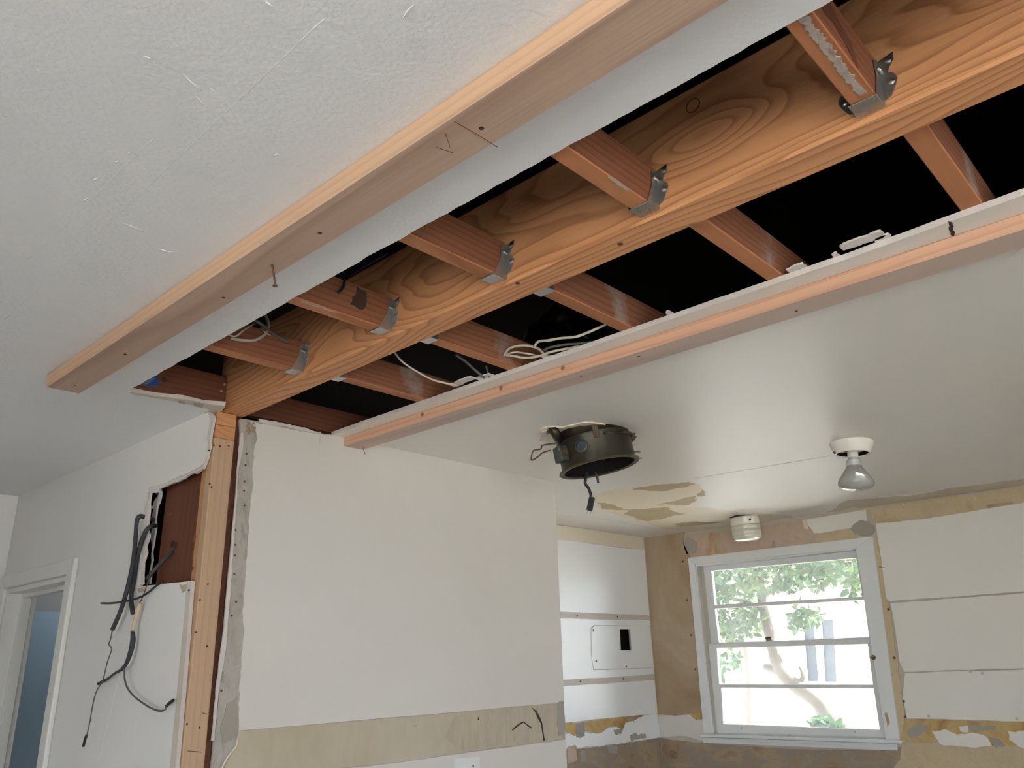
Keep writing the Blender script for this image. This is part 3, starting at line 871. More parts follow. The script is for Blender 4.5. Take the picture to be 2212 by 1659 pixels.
onr('grey_compound', 'greypatch', [(1845, 1132), (1858, 1124), (1872, 1126), (1884, 1132), (1890, 1146), (1882, 1156), (1862, 1158), (1846, 1152), (1838, 1143)], 0.007, 0.002, 0.012, None, 128)
onr('putty_crack', 'greypatch', [(1669, 1168), (1673, 1168), (1676, 1184), (1668, 1184)], 0.004, 0.001, 0.01, None, 129)
# right of the window: three wide boards with tan joints, tan band above
onr('ceiling_band', 'ochre2', [(1874, 1101), (1950, 1089), (2080, 1071), (2260, 1045), (2260, 1080), (2120, 1103), (1990, 1124), (1890, 1132)], 0.0015, 0.002, 0.03, {5, 6}, 130)
onr('brown_scrape', 'brown', [(2130, 1091), (2190, 1084), (2188, 1088), (2135, 1098)], 0.0025, 0.002, 0.02, None, 131)
big = -2.4
for k, (px, s) in enumerate([([(1892, 1131), (1990, 1122), (2120, 1101), (2260, 1079), (2260, 1274), (2060, 1289), (1921, 1299), (1915, 1292), (1906, 1220)], 132),
                             ([(1924, 1303), (2060, 1293), (2260, 1278), (2260, 1442), (2080, 1447), (1954, 1451), (1944, 1430), (1936, 1370)], 133),
                             ([(1956, 1454), (2080, 1450), (2260, 1445), (2260, 1559), (2060, 1554), (1960, 1552), (1950, 1500)], 134)]):
    onr('wall_board', 'wall_r', px, 0.005, 0.0015, 0.03, {0, 1, 3, 4, 5, 6, 7, 8}, s)
onr('ochre_glue', 'ochre', [(1946, 1552), (2060, 1556), (2260, 1560), (2260, 1612), (2120, 1610), (2040, 1606), (1946, 1600), (1936, 1585)], 0.002, 0.004, 0.02, None, 135)
for k, (mt, px) in enumerate([('greypatch', [(1958, 1580), (1975, 1566), (2002, 1566), (2006, 1575), (1985, 1590), (1970, 1596)]),
                              ('wall_r', [(2014, 1580), (2040, 1575), (2068, 1587), (2100, 1582), (2132, 1592), (2143, 1612), (2100, 1615), (2060, 1610), (2030, 1606)]),
                              ('wall_r', [(2072, 1570), (2092, 1567), (2091, 1582), (2075, 1580)]),
                              ('greypatch', [(2134, 1590), (2160, 1598), (2172, 1612), (2150, 1615)]),
                              ('greypatch', [(2094, 1566), (2150, 1568), (2150, 1577), (2096, 1577)]),
                              ('wall_r', [(2178, 1580), (2212, 1578), (2240, 1590), (2240, 1625), (2200, 1612), (2180, 1598)])]):
    onr('plaster_patch', mt, px, 0.004, 0.004, 0.015, None, 140 + k)
onr('pale_glue', 'ochre2', [(1950, 1604), (2040, 1606), (2120, 1612), (2260, 1620), (2260, 1700), (1900, 1700), (1945, 1640)], 0.003, 0.004, 0.03, {0, 1, 2, 6}, 147)
slab('dirty_skim', 'x', RW - 0.0022, RW, jag([P('x', RW, (1428, 1594))[0]] + P('x', RW, (1500, 1604), (1560, 1608), (1700, 1618), (1900, 1622), (1952, 1612), (1950, 1640), (1990, 1660), (2100, 1690)) + [(0.9, 0.0), (AW, 0.0)], 0.004, 0.03, {0, 4, 5, 6, 7}, 148), M['dirty'], wall_r)
onr('glue_line', 'ochre2', [(1887, 1160), (1894, 1162), (1906, 1220), (1922, 1310), (1940, 1430), (1955, 1550), (1948, 1590), (1942, 1590), (1918, 1400)], 0.0042, 0.003, 0.012, {2, 3, 4, 5}, 149)
for k, (u, v) in enumerate([(1475, 1213), (1484, 1296), (1493, 1372), (1502, 1446), (1919, 1316), (1932, 1421), (1952, 1515), (1955, 1548), (1952, 1091), (2037, 1085), (2106, 1078), (2006, 1547), (2096, 1450), (2122, 1454), (1886, 1117), (2196, 1553)]):
    c = U(u, v, 'x', RW - 0.006)
    disc('screw_head', (RW - 0.006, c.y, c.z), (-1, 0, 0), 0.007, M['rust'] if k < 8 else M['paper'], wall_r, 0.003)
tube('bent_nail', [U(1899, 1224, 'x', RW - .004), U(1905, 1226, 'x', RW - .02), U(1911, 1226, 'x', RW - .02)], 0.0018, M['rust'], wall_r, 4, 6)

# ------------------------------------------------------------------ the kitchen window
win = empty('window_1', (RW, 2.2, 1.2), kind='structure')


def wq(px, x=RW):
    return P('x', x, *px)


def C4(*pts):
    return [(1450 + a / 3.078, 1120 + b / 3.078) for a, b in pts]


def piece(nm, pts2, f, b, mat='trim', parent=win):
    o = slab(nm, 'x', f, b, pts2, M[mat], parent)
    bv = o.modifiers.new('bevel', 'BEVEL')
    bv.width = 0.0025
    bv.segments = 2
    bv.limit_method = 'ANGLE'
    return o


oTL, oTR, oBR, oBL = wq(C4((120, 262), (1345, 120), (1525, 1470), (225, 1430)))
iTL, iTR, iBR, iBL = wq(C4((165, 305), (1235, 200), (1430, 1465), (300, 1420)))
iBL = (iTL[0] - 0.012, oBL[1])
iBR = (iTR[0] + 0.008, oBR[1] - 0.01)
piece('head_casing', [oTL, oTR, iTR, iTL], RW - 0.018, RW)
piece('side_casing', [oTL, iTL, iBL, oBL], RW - 0.018, RW)
piece('side_casing', [iTR, oTR, oBR, iBR], RW - 0.018, RW)
# jamb lining
box('jamb', (RW - 0.004, iTL[0] - 0.004, 1.19), (RW + 0.125, iTL[0] + 0.012, 2.214), M['trim'], win)
box('jamb', (RW - 0.004, iTR[0] - 0.012, 1.19), (RW + 0.125, iTR[0] + 0.006, 2.214), M['trim'], win)
box('head_jamb', (RW - 0.004, iTR[0], 2.208), (RW + 0.125, iTL[0], 2.224), M['trim'], win)
XU, XL = RW + 0.055, RW + 0.018       # front faces of upper and lower sash


def sash(name, xf, outer, panes, mats):
    """one frame with its glazing bar: rails and stiles as pieces, panes as sub-parts"""
    o = slab(name, 'x', xf, xf + 0.034, outer, M['trim'], win, holes=panes)
    bv = o.modifiers.new('bevel', 'BEVEL')
    bv.width = 0.004
    bv.segments = 2
    bv.limit_method = 'ANGLE'
    for p in panes:
        g = slab('pane', 'x', xf + 0.018, xf + 0.021, p, M['glass'], o)
    return o


p1 = wq(C4((265, 348), (1230, 262), (1270, 520), (287, 575)), XU)
p2 = wq(C4((287, 600), (1280, 540), (1315, 797), (315, 825)), XU)
p3 = wq(C4((300, 862), (1305, 835), (1340, 1105), (318, 1103)), XL)
p4 = wq(C4((330, 1125), (1345, 1130), (1385, 1405), (345, 1368)), XL)
su = [(iTL[0] - 0.006, 2.208), (iTR[0] + 0.006, 2.208), (iTR[0] + 0.012, 1.700), (iTL[0] - 0.012, 1.695)]
sash('upper_sash', XU, su, [p1, p2], None)
slw = [(iTL[0] - 0.008, 1.722), (iTR[0] + 0.008, 1.729), (iTR[0] + 0.012, 1.212), (iTL[0] - 0.014, 1.200)]
lo_s = sash('lower_sash', XL, slw, [p3, p4], None)
# stool and apron
sl_ = P('x', RW - 0.045, *C4((180, 1432), (1535, 1475), (1535, 1497), (200, 1452)))
piece('window_sill', sl_, RW - 0.05, RW + 0.02)
piece('window_sill_top', [(iTL[0], 1.207), (iTR[0], 1.212), (iTR[0], 1.19), (iTL[0], 1.185)], RW + 0.02, RW + 0.128)
ap = P('x', RW - 0.018, *C4((210, 1455), (1495, 1497), (1500, 1545), (212, 1492)))
piece('apron', ap, RW - 0.018, RW)
piece('apron_strip', P('x', RW - 0.022, *C4((470, 1480), (1130, 1505), (1130, 1514), (470, 1488))), RW - 0.022, RW - 0.018)
# latch, catch and lift
c = U(1658, 1380, 'x', XL - 0.005)
lt = lathe('sash_lock', [(0.016, -0.006), (0.02, 0.0), (0.016, 0.008), (0.006, 0.012)], M['brass'], win, Matrix.Translation((XL + 0.016, c.y, 1.735)), 14)
tube('lock_lever', [(XL + 0.014, c.y + 0.02, 1.742), (XL + 0.008, c.y, 1.748), (XL + 0.01, c.y - 0.018, 1.744)], 0.005, M['rust'], lt, 4, 6)
c = U(1885, 1420, 'x', RW - 0.03)
ct = tube('window_catch', [(RW - 0.018, c.y, c.z), (RW - 0.03, c.y + 0.004, c.z + 0.003), (RW - 0.035, c.y + 0.014, c.z - 0.004)], 0.006, M['brass'], win, 4, 8)
disc('catch_plate', (RW - 0.019, c.y, c.z), (-1, 0, 0), 0.013, M['rust'], win, 0.004)
c = U(1522, 1427, 'x', RW - 0.02)
disc('catch_plate', (RW - 0.019, c.y, c.z), (-1, 0, 0), 0.012, M['trim'], win, 0.006)
for (u, v) in [(1602, 1572), (1846, 1581), (1707, 1588)]:
    c = U(u, v, 'x', XL)
    disc('lift_screw', (XL, c.y, c.z), (-1, 0, 0), 0.006, M['paper'], win, 0.004)
slab('chipped_paint', 'x', RW - 0.0186, RW - 0.018, jag(P('x', RW - .018, (1911, 1541), (1916, 1539), (1922, 1562), (1917, 1572)), 0.002, 0.008, None, 150), M['brown'], win)

# ------------------------------------------------------------------ door in the left wall
door = empty('door_1', (LW, 3.7, 0), kind='structure')
CT = P('x', LW - 0.018, (172, 1206), (15, 1243), (158, 1242), (25, 1272))
cy0 = CT[0][0]
ch = CT[0][1]


def dpiece(nm, pts2, f, b, mat='trim_d', seg=2, w=0.006):
    o = slab(nm, 'x', f, b, pts2, M[mat], door)
    bv = o.modifiers.new('bevel', 'BEVEL')
    bv.width = w
    bv.segments = seg
    bv.limit_method = 'ANGLE'
    return o


dpiece('door_casing', [(3.30, 0), (3.30, 2.07), (3.365, 2.012), (3.365, 0)], LW - 0.02, LW)
dpiece('door_casing', [(3.30, 2.07), (4.17, 2.07), (4.10, 2.012), (3.365, 2.012)], LW - 0.02, LW)
dpiece('door_casing', [(4.17, 0), (4.17, 2.07), (4.10, 2.012), (4.10, 0)], LW - 0.02, LW)
box('door_jamb', (LW - 0.004, 4.08, 0), (LW + 0.115, 4.10, 2.01), M['trim_d'], door, 0.002)
box('door_jamb', (LW - 0.004, 3.375, 0), (LW + 0.115, 3.39, 2.01), M['trim_d'], door, 0.002)
box('door_stop', (LW + 0.05, 4.062, 0), (LW + 0.09, 4.08, 2.0), M['trim_d'], door, 0.002)
box('door_jamb', (LW - 0.004, 3.39, 1.99), (LW + 0.115, 4.08, 2.01), M['trim_d'], door, 0.002)
box('door_stop', (LW + 0.05, 3.39, 1.972), (LW + 0.09, 4.062, 1.99), M['trim_d'], door, 0.002)
# the dim hall beyond
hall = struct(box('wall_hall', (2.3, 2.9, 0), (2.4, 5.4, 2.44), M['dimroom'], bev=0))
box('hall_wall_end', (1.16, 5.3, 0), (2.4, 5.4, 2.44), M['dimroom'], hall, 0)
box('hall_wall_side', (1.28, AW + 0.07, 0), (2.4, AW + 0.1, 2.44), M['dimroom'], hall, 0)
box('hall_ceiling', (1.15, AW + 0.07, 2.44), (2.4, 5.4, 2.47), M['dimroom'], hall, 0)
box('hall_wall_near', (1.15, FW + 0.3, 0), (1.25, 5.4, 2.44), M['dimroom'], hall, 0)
c0 = U(90, 1320, 'y', 5.2)
hl = bpy.data.lights.new('hall_fill', 'POINT')  # unseen point light added to brighten the hall door
hl.energy = 2.5
hl.shadow_soft_size = 0.12
hl.color = (0.80, 0.92, 1.0)
ho = bpy.data.objects.new('hall_fill', hl)
COL.objects.link(ho)
ho.location = (1.9, 4.75, 2.2)
hd = tag(box('hall_door', (1.3, 5.22, 0.005), (2.25, 5.26, c0.z), M['door']), 'blue grey flush door in the dim hall behind the white doorway', 'door')

# ------------------------------------------------------------------ beam, plates, post
def bx(y):
    return 1.1435 + 0.012 * y


BW = 0.082
beam = tag(empty('ceiling_beam', (bx(0) + BW / 2, -1.3, CEIL + 0.12)), 'long new orange fir beam carrying the joists across the open ceiling', 'beam')
board('beam_timber', (bx(-1.3) + BW / 2, -1.3, CEIL + 0.1175), (bx(2.375) + BW / 2, 2.375, CEIL + 0.1175), BW, 0.235, M['beam'], beam, bev=0.004)


def facept(u, v, d=0.0):
    # pixel on the beam's near face
    w = U(u, v, 'x', 1.155)
    w = U(u, v, 'x', bx(w.y) - d)
    return w


k = facept(1497, 228)
kw = Vector((-1, 0.012, 0)).to_track_quat('Z', 'Y').to_matrix().to_4x4()
kw.translation = k + Vector((-0.0002, 0, 0))
kv = []
for a_ in range(2):
    pass
lathe('knot', [(0.0150, -0.001), (0.0150, 0.0006), (0.0132, 0.0007), (0.0130, -0.001)], M['knot'], beam, kw, 24, close=False)
for (u, v) in [(1340, 527), (1118, 612)]:
    w = U(u, v, 'z', CEIL)
    disc('knot', (w.x, w.y, CEIL), (0, 0, -1), 0.006, M['knot'], beam, 0.0008)

# post under the beam end
post = tag(empty('support_post', (1.187, EW + 0.02, 0)), 'pale new fir post standing under the beam end, dotted with nail holes', 'post')
pt0, pt1 = Vector((1.152, EW, 0)), Vector((1.222, EW + 0.055, 2.352))
board('post_stud', ((1.152 + 1.220) / 2, EW + 0.012, 0), ((1.152 + 1.220) / 2, EW + 0.012, CEIL - 0.088), 0.038, 0.068, M['post'], post, up=(1, 0, 0), bev=0.003)
board('post_stud', ((1.158 + 1.220) / 2, EW + 0.051, 0), ((1.158 + 1.220) / 2, EW + 0.051, CEIL - 0.088), 0.038, 0.062, M['plate'], post, up=(1, 0, 0), bev=0.003)
for (u, v) in [(462, 962), (475, 964), (494, 963), (452, 973), (453, 1045), (457, 1052), (449, 1262), (423, 1365), (447, 1396), (404, 1564), (431, 1572), (408, 1275), (432, 1296)]:
    w = U(u, v, 'y', EW - 0.007)
    disc('nail_hole', (w.x, EW - 0.0072, w.z), (0, -1, 0), 0.0032, M['hole'], post, 0.0006, 8)
for (u, v, l) in [(437, 1540, 12), (405, 1622, 30)]:
    a, b = U(u, v, 'y', EW - .0072), U(u + l, v + 3, 'y', EW - .0072)
    tube('pencil_mark', [a, b], 0.0009, M['knot'], post, 2, 5)

for k, (u, v, w_, h_) in enumerate([(412, 1121, .003, .02), (408, 1163, .007, .022), (404, 1200, .003, .03), (404, 1228, .0025, .012)]):
    c = U(u + 12, v, 'y', EW - 0.007)
    slab('dirt_mark', 'y', EW - 0.0076, EW - 0.0069, jag([(c.x - w_ / 2, c.z - h_ / 2), (c.x + w_ / 2, c.z - h_ / 2), (c.x + w_ / 2, c.z + h_ / 2), (c.x - w_ / 2, c.z + h_ / 2)], 0.0012, 0.004, None, 180 + k), M['knot'], post)

# double top plate whose cut ends show between beam and post
for i, (z0, z1) in enumerate([(CEIL - 0.044, CEIL - 0.001), (CEIL - 0.087, CEIL - 0.045)]):
    tag(board('top_plate', (1.188, EW - 0.003, (z0 + z1) / 2), (1.188, FW - 0.02, (z0 + z1) / 2), 0.068, z1 - z0, M['plate'], bev=0.0015),
        ['sawn end of the upper top plate right under the beam', 'sawn end of the lower top plate resting on the pale post'][i], 'top plate', 'top plates over the post')

tag(board('wall_stud', (1.235, EW + 0.033, 0), (1.235, EW + 0.033, CEIL - 0.003), 0.04, 0.024, M['rim'], up=(1, 0, 0)), 'narrow dark red old stud between the pale post and the grey plaster edge', 'stud')
blk = tag(empty('blocking_panel', (1.19, 2.6, 1.85)), 'dark red board deep inside the torn hole in the left wall', 'board')
board('board_face', (1.198, 2.59, 1.5), (1.198, 2.59, CEIL - 0.1), 0.26, 0.024, M['rim'], blk, up=(1, 0, 0))
for (u, v) in [(370, 1093), (368, 1112), (372, 1175), (379, 1178)]:
    w = U(u, v, 'x', 1.1858)
    disc('nail_head' if v < 1150 else 'bored_hole', (1.1858, w.y, w.z), (-1, 0, 0), 0.006 if v < 1150 else 0.012, M['rust'] if v < 1150 else M['hole'], blk, 0.0015)
slab('plaster_residue', 'x', 1.180, 1.186, jag(P('x', 1.183, (350, 1062), (340, 1100), (335, 1160), (330, 1200), (325, 1262), (318, 1262), (330, 1190), (328, 1150), (334, 1100), (328, 1098), (340, 1075)), 0.006, 0.014, None, 160), M['gyp'], blk)
dk = struct(box('cavity_shade', (1.215, EW + 0.07, 0.0), (1.225, 3.30, CEIL - 0.09), M['dark'], bev=0))  # black sheet in place of the shade behind the left wall's hole

# ------------------------------------------------------------------ ledger boards screwed to the ceiling
YN = -1.25
l1 = tag(empty('ceiling_batten', (0.69, 2.33, CEIL - 0.02)), 'long bare fir batten on the near side of the ceiling opening', 'batten', 'battens nailed along the opening')
l1b = board('batten_board', (0.6935, YN, CEIL - 0.0195), (0.6955, 2.335, CEIL - 0.0195), 0.0895, 0.039, M['fir'], l1, bev=0.003)
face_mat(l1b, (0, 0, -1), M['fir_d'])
zb = CEIL - 0.039
for (u, v) in [(691, 503), (270, 765), (162, 832), (1040, 277), (483, 643)]:
    w = U(u, v, 'z', zb)
    disc('nail_hole', (w.x, w.y, zb), (0, 0, -1), 0.004, M['hole'], l1, 0.0006, 8)
w = U(587, 572, 'z', zb)
nl = tube('bent_nail', [w + Vector((0, 0, 0.002)), w + Vector((0.003, -0.004, -0.018)), w + Vector((0.005, -0.010, -0.046))], 0.0021, M['rust'], l1, 5, 8)
tip = w + Vector((0.005, -0.010, -0.047))
disc('nail_head', tip, (0, 0, -1), 0.0048, M['rust'], nl, 0.002)
for (a, b) in [((962, 288), (972, 318)), ((942, 318), (978, 330)), ((980, 262), (1030, 290)), ((1030, 290), (1075, 318))]:
    tube('pencil_mark', [U(*a, 'z', zb - .0004), U(*b, 'z', zb - .0004)], 0.0005, M['knot'], l1, 2, 5)

l2 = tag(empty('ceiling_batten', (1.69, 2.42, CEIL - 0.02)), 'long pinkish fir batten on the far side of the ceiling opening', 'batten', 'battens nailed along the opening')
l2b = board('batten_board', (1.681, YN, CEIL - 0.0165), (1.6845, 2.41 - 0.07, CEIL - 0.0165), 0.088, 0.033, M['fir2'], l2, bev=0.003)
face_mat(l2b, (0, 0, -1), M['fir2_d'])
zb2 = CEIL - 0.033
for (u, v) in [(1142, 943), (1165, 822), (1255, 812), (1380, 770), (943, 880), (1720, 672)]:
    w = U(u, v, 'z', zb2)
    if abs(w.x - 1.68) < 0.042:
        disc('nail_hole', (w.x, w.y, zb2), (0, 0, -1), 0.004, M['hole'], l2, 0.0006, 8)
for (u, v) in [(1215, 783), (1082, 838), (912, 895)]:
    w = U(u, v, 'x', 1.6385)
    disc('knot', (1.6385, w.y, min(max(w.z, zb2 + 0.01), CEIL - 0.01)), (-1, 0, 0), 0.007, M['knot2'], l2, 0.0006, 12)
w = U(786, 965, 'z', zb2)
nl = tube('bent_nail', [w + Vector((0, 0, 0.001)), w + Vector((0.0, 0.0, -0.012)), w + Vector((0.004, -0.004, -0.028))], 0.0014, M['rust'], l2, 5, 6)

# ------------------------------------------------------------------ joists and hangers
JB, JT = CEIL + 0.0137, CEIL + 0.0137 + 0.089
NEAR_Y = [0.2775, 0.690, 1.087, 1.488, 1.893]
FAR_Y = [0.2445, 0.647, 1.052, 1.450, 1.855]
place = ['nearest', 'second nearest', 'middle', 'fourth', 'farthest']
jn = ['nearest joist left of the beam, with a long white plaster streak beneath', 'second reddish joist left of the beam, its hanger plate stamped', 'third reddish joist left of the beam, plain brown red sides',
      'fourth reddish joist left of the beam, with dark stains by its hanger', 'fifth reddish joist left of the beam, with white cables looping over it']
jf = ['nearest joist right of the beam, beside the crack in the cut ceiling edge', 'second joist right of the beam, dusty white at its right end', 'third joist right of the beam, under the middle of the long black gap',
      'fourth joist right of the beam, with three white cables coming through it', 'fifth joist right of the beam, next to the white end wall']


def residue(parent, x0, x1, yc, w, seed, mat='residue'):
    n = int((x1 - x0) / 0.005)
    rnd = random.Random(seed)
    top = [(x0 + (x1 - x0) * i / n, yc + w / 2 + rnd.uniform(-1, 1) * w * 0.22) for i in range(n + 1)]
    bot = [(x0 + (x1 - x0) * i / n, yc - w / 2 + rnd.uniform(-1, 1) * w * 0.22) for i in range(n, -1, -1)]
    slab('plaster_residue', 'z', JB - 0.0012, JB, top + bot, M[mat], parent)


def make_hanger(x, yc, side, label, nails=True):
    """galvanised joist hanger; side -1: joist comes from -x to the beam's near face"""
    h = tag(empty('joist_hanger', (x, yc, JB)), label, 'joist hanger', 'galvanised joist hangers')
    hw = 0.0205
    t_ = 0.0016
    ln = 0.04
    s = side
    xa, xb = (x - ln, x) if s < 0 else (x, x + ln)
    # saddle: bottom plate and two side straps bent up, cut on a slope
    box('saddle', (xa, yc - hw, JB - 0.0032), (xb, yc + hw, JB - 0.0016), M['galv'], h, 0.0006)
    for q in (-1, 1):
        y0 = yc + q * hw
        prof = [(x, JB - 0.002), (x + s * ln, JB - 0.002), (x + s * ln * 0.75, JB + 0.02), (x + s * ln * 0.45, JB + 0.045), (x + s * ln * 0.42, JB + 0.075), (x, JB + 0.085)]
        vs = [Vector((p[0], y0, p[1])) for p in prof] + [Vector((p[0], y0 + q * t_, p[1])) for p in prof]
        n = len(prof)
        fs = [tuple(range(n)), tuple(reversed(range(n, 2 * n)))] + [(i, (i + 1) % n, n + (i + 1) % n, n + i) for i in range(n)]
        from_py('side_strap', vs, fs, M['galv'], h)
        # scalloped flange nailed to the beam face
        fl = [(0, 0.006), (0.012, 0.010), (0.020, 0.024), (0.025, 0.036), (0.022, 0.046), (0.014, 0.053), (0.017, 0.061), (0.025, 0.070), (0.026, 0.084), (0.014, 0.081), (0, 0.078)]
        vs = [Vector((x + s * 0.0002, y0 + q * p[0], JB + p[1])) for p in fl] + [Vector((x + s * 0.0022, y0 + q * p[0], JB + p[1])) for p in fl]
        n = len(fl)
        fs = [tuple(range(n)), tuple(reversed(range(n, 2 * n)))] + [(i, (i + 1) % n, n + (i + 1) % n, n + i) for i in range(n)]
        f = from_py('flange', vs, fs, M['galv'], h)
        if nails:
            for (a, b) in [(0.016, 0.034), (0.017, 0.073)]:
                disc('nail_head', (x + s * 0.0022, y0 + q * a, JB + b), (s, 0, 0), 0.005, M['nail'], f, 0.003)
            tube('slant_nail', [Vector((x + s * 0.003, y0 + q * 0.006, JB + 0.055)), Vector((x + s * 0.014, y0 + q * 0.004, JB + 0.06))], 0.003, M['nail'], f, 2, 6)
    return h


for i in range(5):
    y = NEAR_Y[i]
    xe = bx(y) - 0.001
    j = tag(empty('ceiling_joist', (0.0, y, JB)), jn[i], 'joist', 'joists left of the beam')
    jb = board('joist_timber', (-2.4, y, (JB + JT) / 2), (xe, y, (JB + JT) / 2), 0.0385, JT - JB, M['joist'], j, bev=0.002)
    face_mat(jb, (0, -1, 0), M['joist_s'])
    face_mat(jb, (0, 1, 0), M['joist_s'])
    if i == 0:
        residue(j, 0.87, 1.095, y - 0.005, 0.012, 3)
        slab('chipped_edge', 'y', y - 0.0205, y - 0.0192, jag([(0.87, JB + .03), (0.98, JB + .03), (1.04, JB + .005), (1.03, JB + 0.045), (0.96, JB + 0.07), (0.87, JB + .075)], 0.004, 0.015, None, 5), M['rim'], j)
    if i == 1:
        residue(j, 1.00, 1.06, y - 0.016, 0.006, 4)
    if i == 3:
        residue(j, 0.90, 1.0, y - 0.012, 0.005, 5)
        slab('dark_stain', 'y', y - 0.0197, y - 0.0192, jag([(1.03, JB + .03), (1.06, JB + .025), (1.08, JB + .05), (1.075, JB + .08), (1.05, JB + .085), (1.045, JB + .06)], 0.006, 0.01, None, 6), M['hole'], j)
    make_hanger(bx(y) - 0.0002, y, -1, ['shiny hanger under the nearest joist left of the beam, nail heads showing', 'hanger with stamped plate under the second joist left of the beam', 'hanger under the third joist left of the beam, wavy dark flange',
                                'hanger under the fourth joist left of the beam, beside the dark stain', 'farthest hanger left of the beam, nearest to the pale post'][i])
h2 = [o for o in bpy.data.objects if o.get('label', '').startswith('hanger with stamped')][0]
hx = bx(NEAR_Y[1])
rd = random.Random(3)
for row in range(4):
    yy = NEAR_Y[1] + 0.013
    while yy > NEAR_Y[1] - 0.014:
        w_ = rd.uniform(0.0015, 0.006)
        xr = hx - 0.033 + row * 0.008
        box('stamped_mark', (xr, yy - w_, JB - 0.0035), (xr + 0.0014, yy, JB - 0.0031), M['nail'], h2, 0)
        yy -= w_ + rd.uniform(0.002, 0.007)
for i in range(5):
    y = FAR_Y[i]
    x0 = bx(y) + BW + 0.001
    j = tag(empty('ceiling_joist', (2.0, y, JB)), jf[i], 'joist', 'joists right of the beam')
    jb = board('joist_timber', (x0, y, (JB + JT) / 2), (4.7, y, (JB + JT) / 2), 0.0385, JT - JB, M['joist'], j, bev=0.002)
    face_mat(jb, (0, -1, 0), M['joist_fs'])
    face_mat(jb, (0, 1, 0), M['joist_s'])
    if i >= 2:
        make_hanger(bx(y) + BW + 0.0002, y, 1, ['', '', 'hanger peeping out behind the beam under the third joist on the right', 'hanger peeping out behind the beam under the fourth joist on the right', 'farthest hanger peeping out behind the beam, near the end wall'][i], False)

# rim joists at the end wall
r1 = tag(empty('rim_joist', (1.0, EW, JB)), 'dark red end joist nailed to the beam end above the torn ceiling corner', 'joist')
board('rim_timber', (-2.4, EW + 0.0, CEIL + 0.064), (1.166, EW + 0.0, CEIL + 0.064), 0.039, 0.10, M['rim'], r1)
for (u, v) in [(485, 830), (478, 845), (395, 862)]:
    w = U(u, v, 'y', EW - 0.0195)
    disc('nail_head', (w.x, EW - 0.0195, w.z), (0, -1, 0), 0.0045, M['nail'], r1, 0.0025)
w = U(355, 820, 'y', EW - 0.0195)
disc('knot', (w.x, EW - 0.0195, w.z), (0, -1, 0), 0.009, M['hole'], r1, 0.0008, 14)
r2 = tag(board('rim_joist', (bx(2.35) + BW + 0.001, EW + 0.033, CEIL + 0.06), (4.6, EW + 0.033, CEIL + 0.06), 0.038, 0.09, M['rim']), 'dark end joist above the broken top edge of the white end wall', 'joist')
# blue tape on the end joist
bt = tag(slab('blue_tape', 'y', EW - 0.0218, EW - 0.0197, P('y', EW - .021, (298, 829), (338, 800), (342, 834), (318, 834)), M['blue']), 'crumpled bright blue tape stuck to the dark end joist in the corner', 'tape')
slab('tape_fold', 'y', EW - 0.0232, EW - 0.0219, P('y', EW - .0225, (302, 828), (325, 813), (337, 818), (316, 831)), M['blue2'], bt)

# ------------------------------------------------------------------ cables in the ceiling void
def cable(name, pts, r, mat, label, cat='cable', group=None, k=8):
    return tag(tube(name, pts, r, M[mat], None, k, 8), label, cat, group)


GW = 'white cables in the ceiling void'
yf = FAR_Y[3] - 0.0195
w0 = U(1090, 768, 'y', yf)


def vp(u, v, y):
    return U(u, v, 'y', y)


tube_specs = [([(1088, 768), (1102, 752), (1132, 746), (1160, 752), (1178, 766), (1195, 770)], [0, -.03, -.06, -.08, -.1, -.11], 'thick white cable arching up from the fourth right-hand joist'),
              ([(1092, 766), (1112, 761), (1135, 763), (1165, 769), (1190, 772)], [0, -.03, -.05, -.07, -.09], 'thin white cable between the arched and the drooping ones at the cut edge'),
              ([(1092, 767), (1110, 769), (1135, 773), (1165, 769), (1190, 760), (1225, 753), (1250, 748)], [0, -.03, -.06, -.1, -.14, -.18, -.22], 'white cable drooping lowest before it runs behind the cut edge'),
              ([(1155, 748), (1163, 738), (1185, 735), (1215, 730), (1245, 727), (1275, 716), (1310, 700), (1330, 690)], [-.14, -.16, -.2, -.24, -.28, -.31, -.34, -.36], 'white cable running up to the right towards the third right-hand joist'),
              ([(1175, 756), (1190, 750), (1215, 745), (1250, 742), (1290, 738)], [-.12, -.15, -.18, -.22, -.26], 'dull grey cable lying behind the white ones in the void')]
for (px, dys, lab) in tube_specs:
    cable('electrical_cable', [vp(u, v, yf + dy) for (u, v), dy in zip(px, dys)], 0.0035 if 'thin' not in lab else 0.0025, 'cable_w' if 'grey' not in lab else 'cable_g', lab, 'cable', GW)
cable('electrical_cable', [vp(853, 762, 1.70), vp(870, 782, 1.68), (vp(905, 805, 1.66)), vp(940, 822, 1.63), vp(985, 832, 1.6)], 0.003, 'cable_w', 'single white cable sagging from the beam to the chipped ceiling edge', 'cable', GW)
cable('electrical_cable', [vp(985, 766, 1.60), vp(1005, 780, 1.585), vp(1025, 798, 1.57), vp(1046, 816, 1.55)], 0.0042, 'cable_g', 'straight grey cable passing behind the fourth right-hand joist', 'cable', GW)
cable('electrical_cable', [vp(1050, 790, 1.55), vp(1053, 802, 1.55), vp(1057, 815, 1.54)], 0.0026, 'cable_g', 'short thin cable end hanging by the fourth right-hand joist', 'cable', GW)
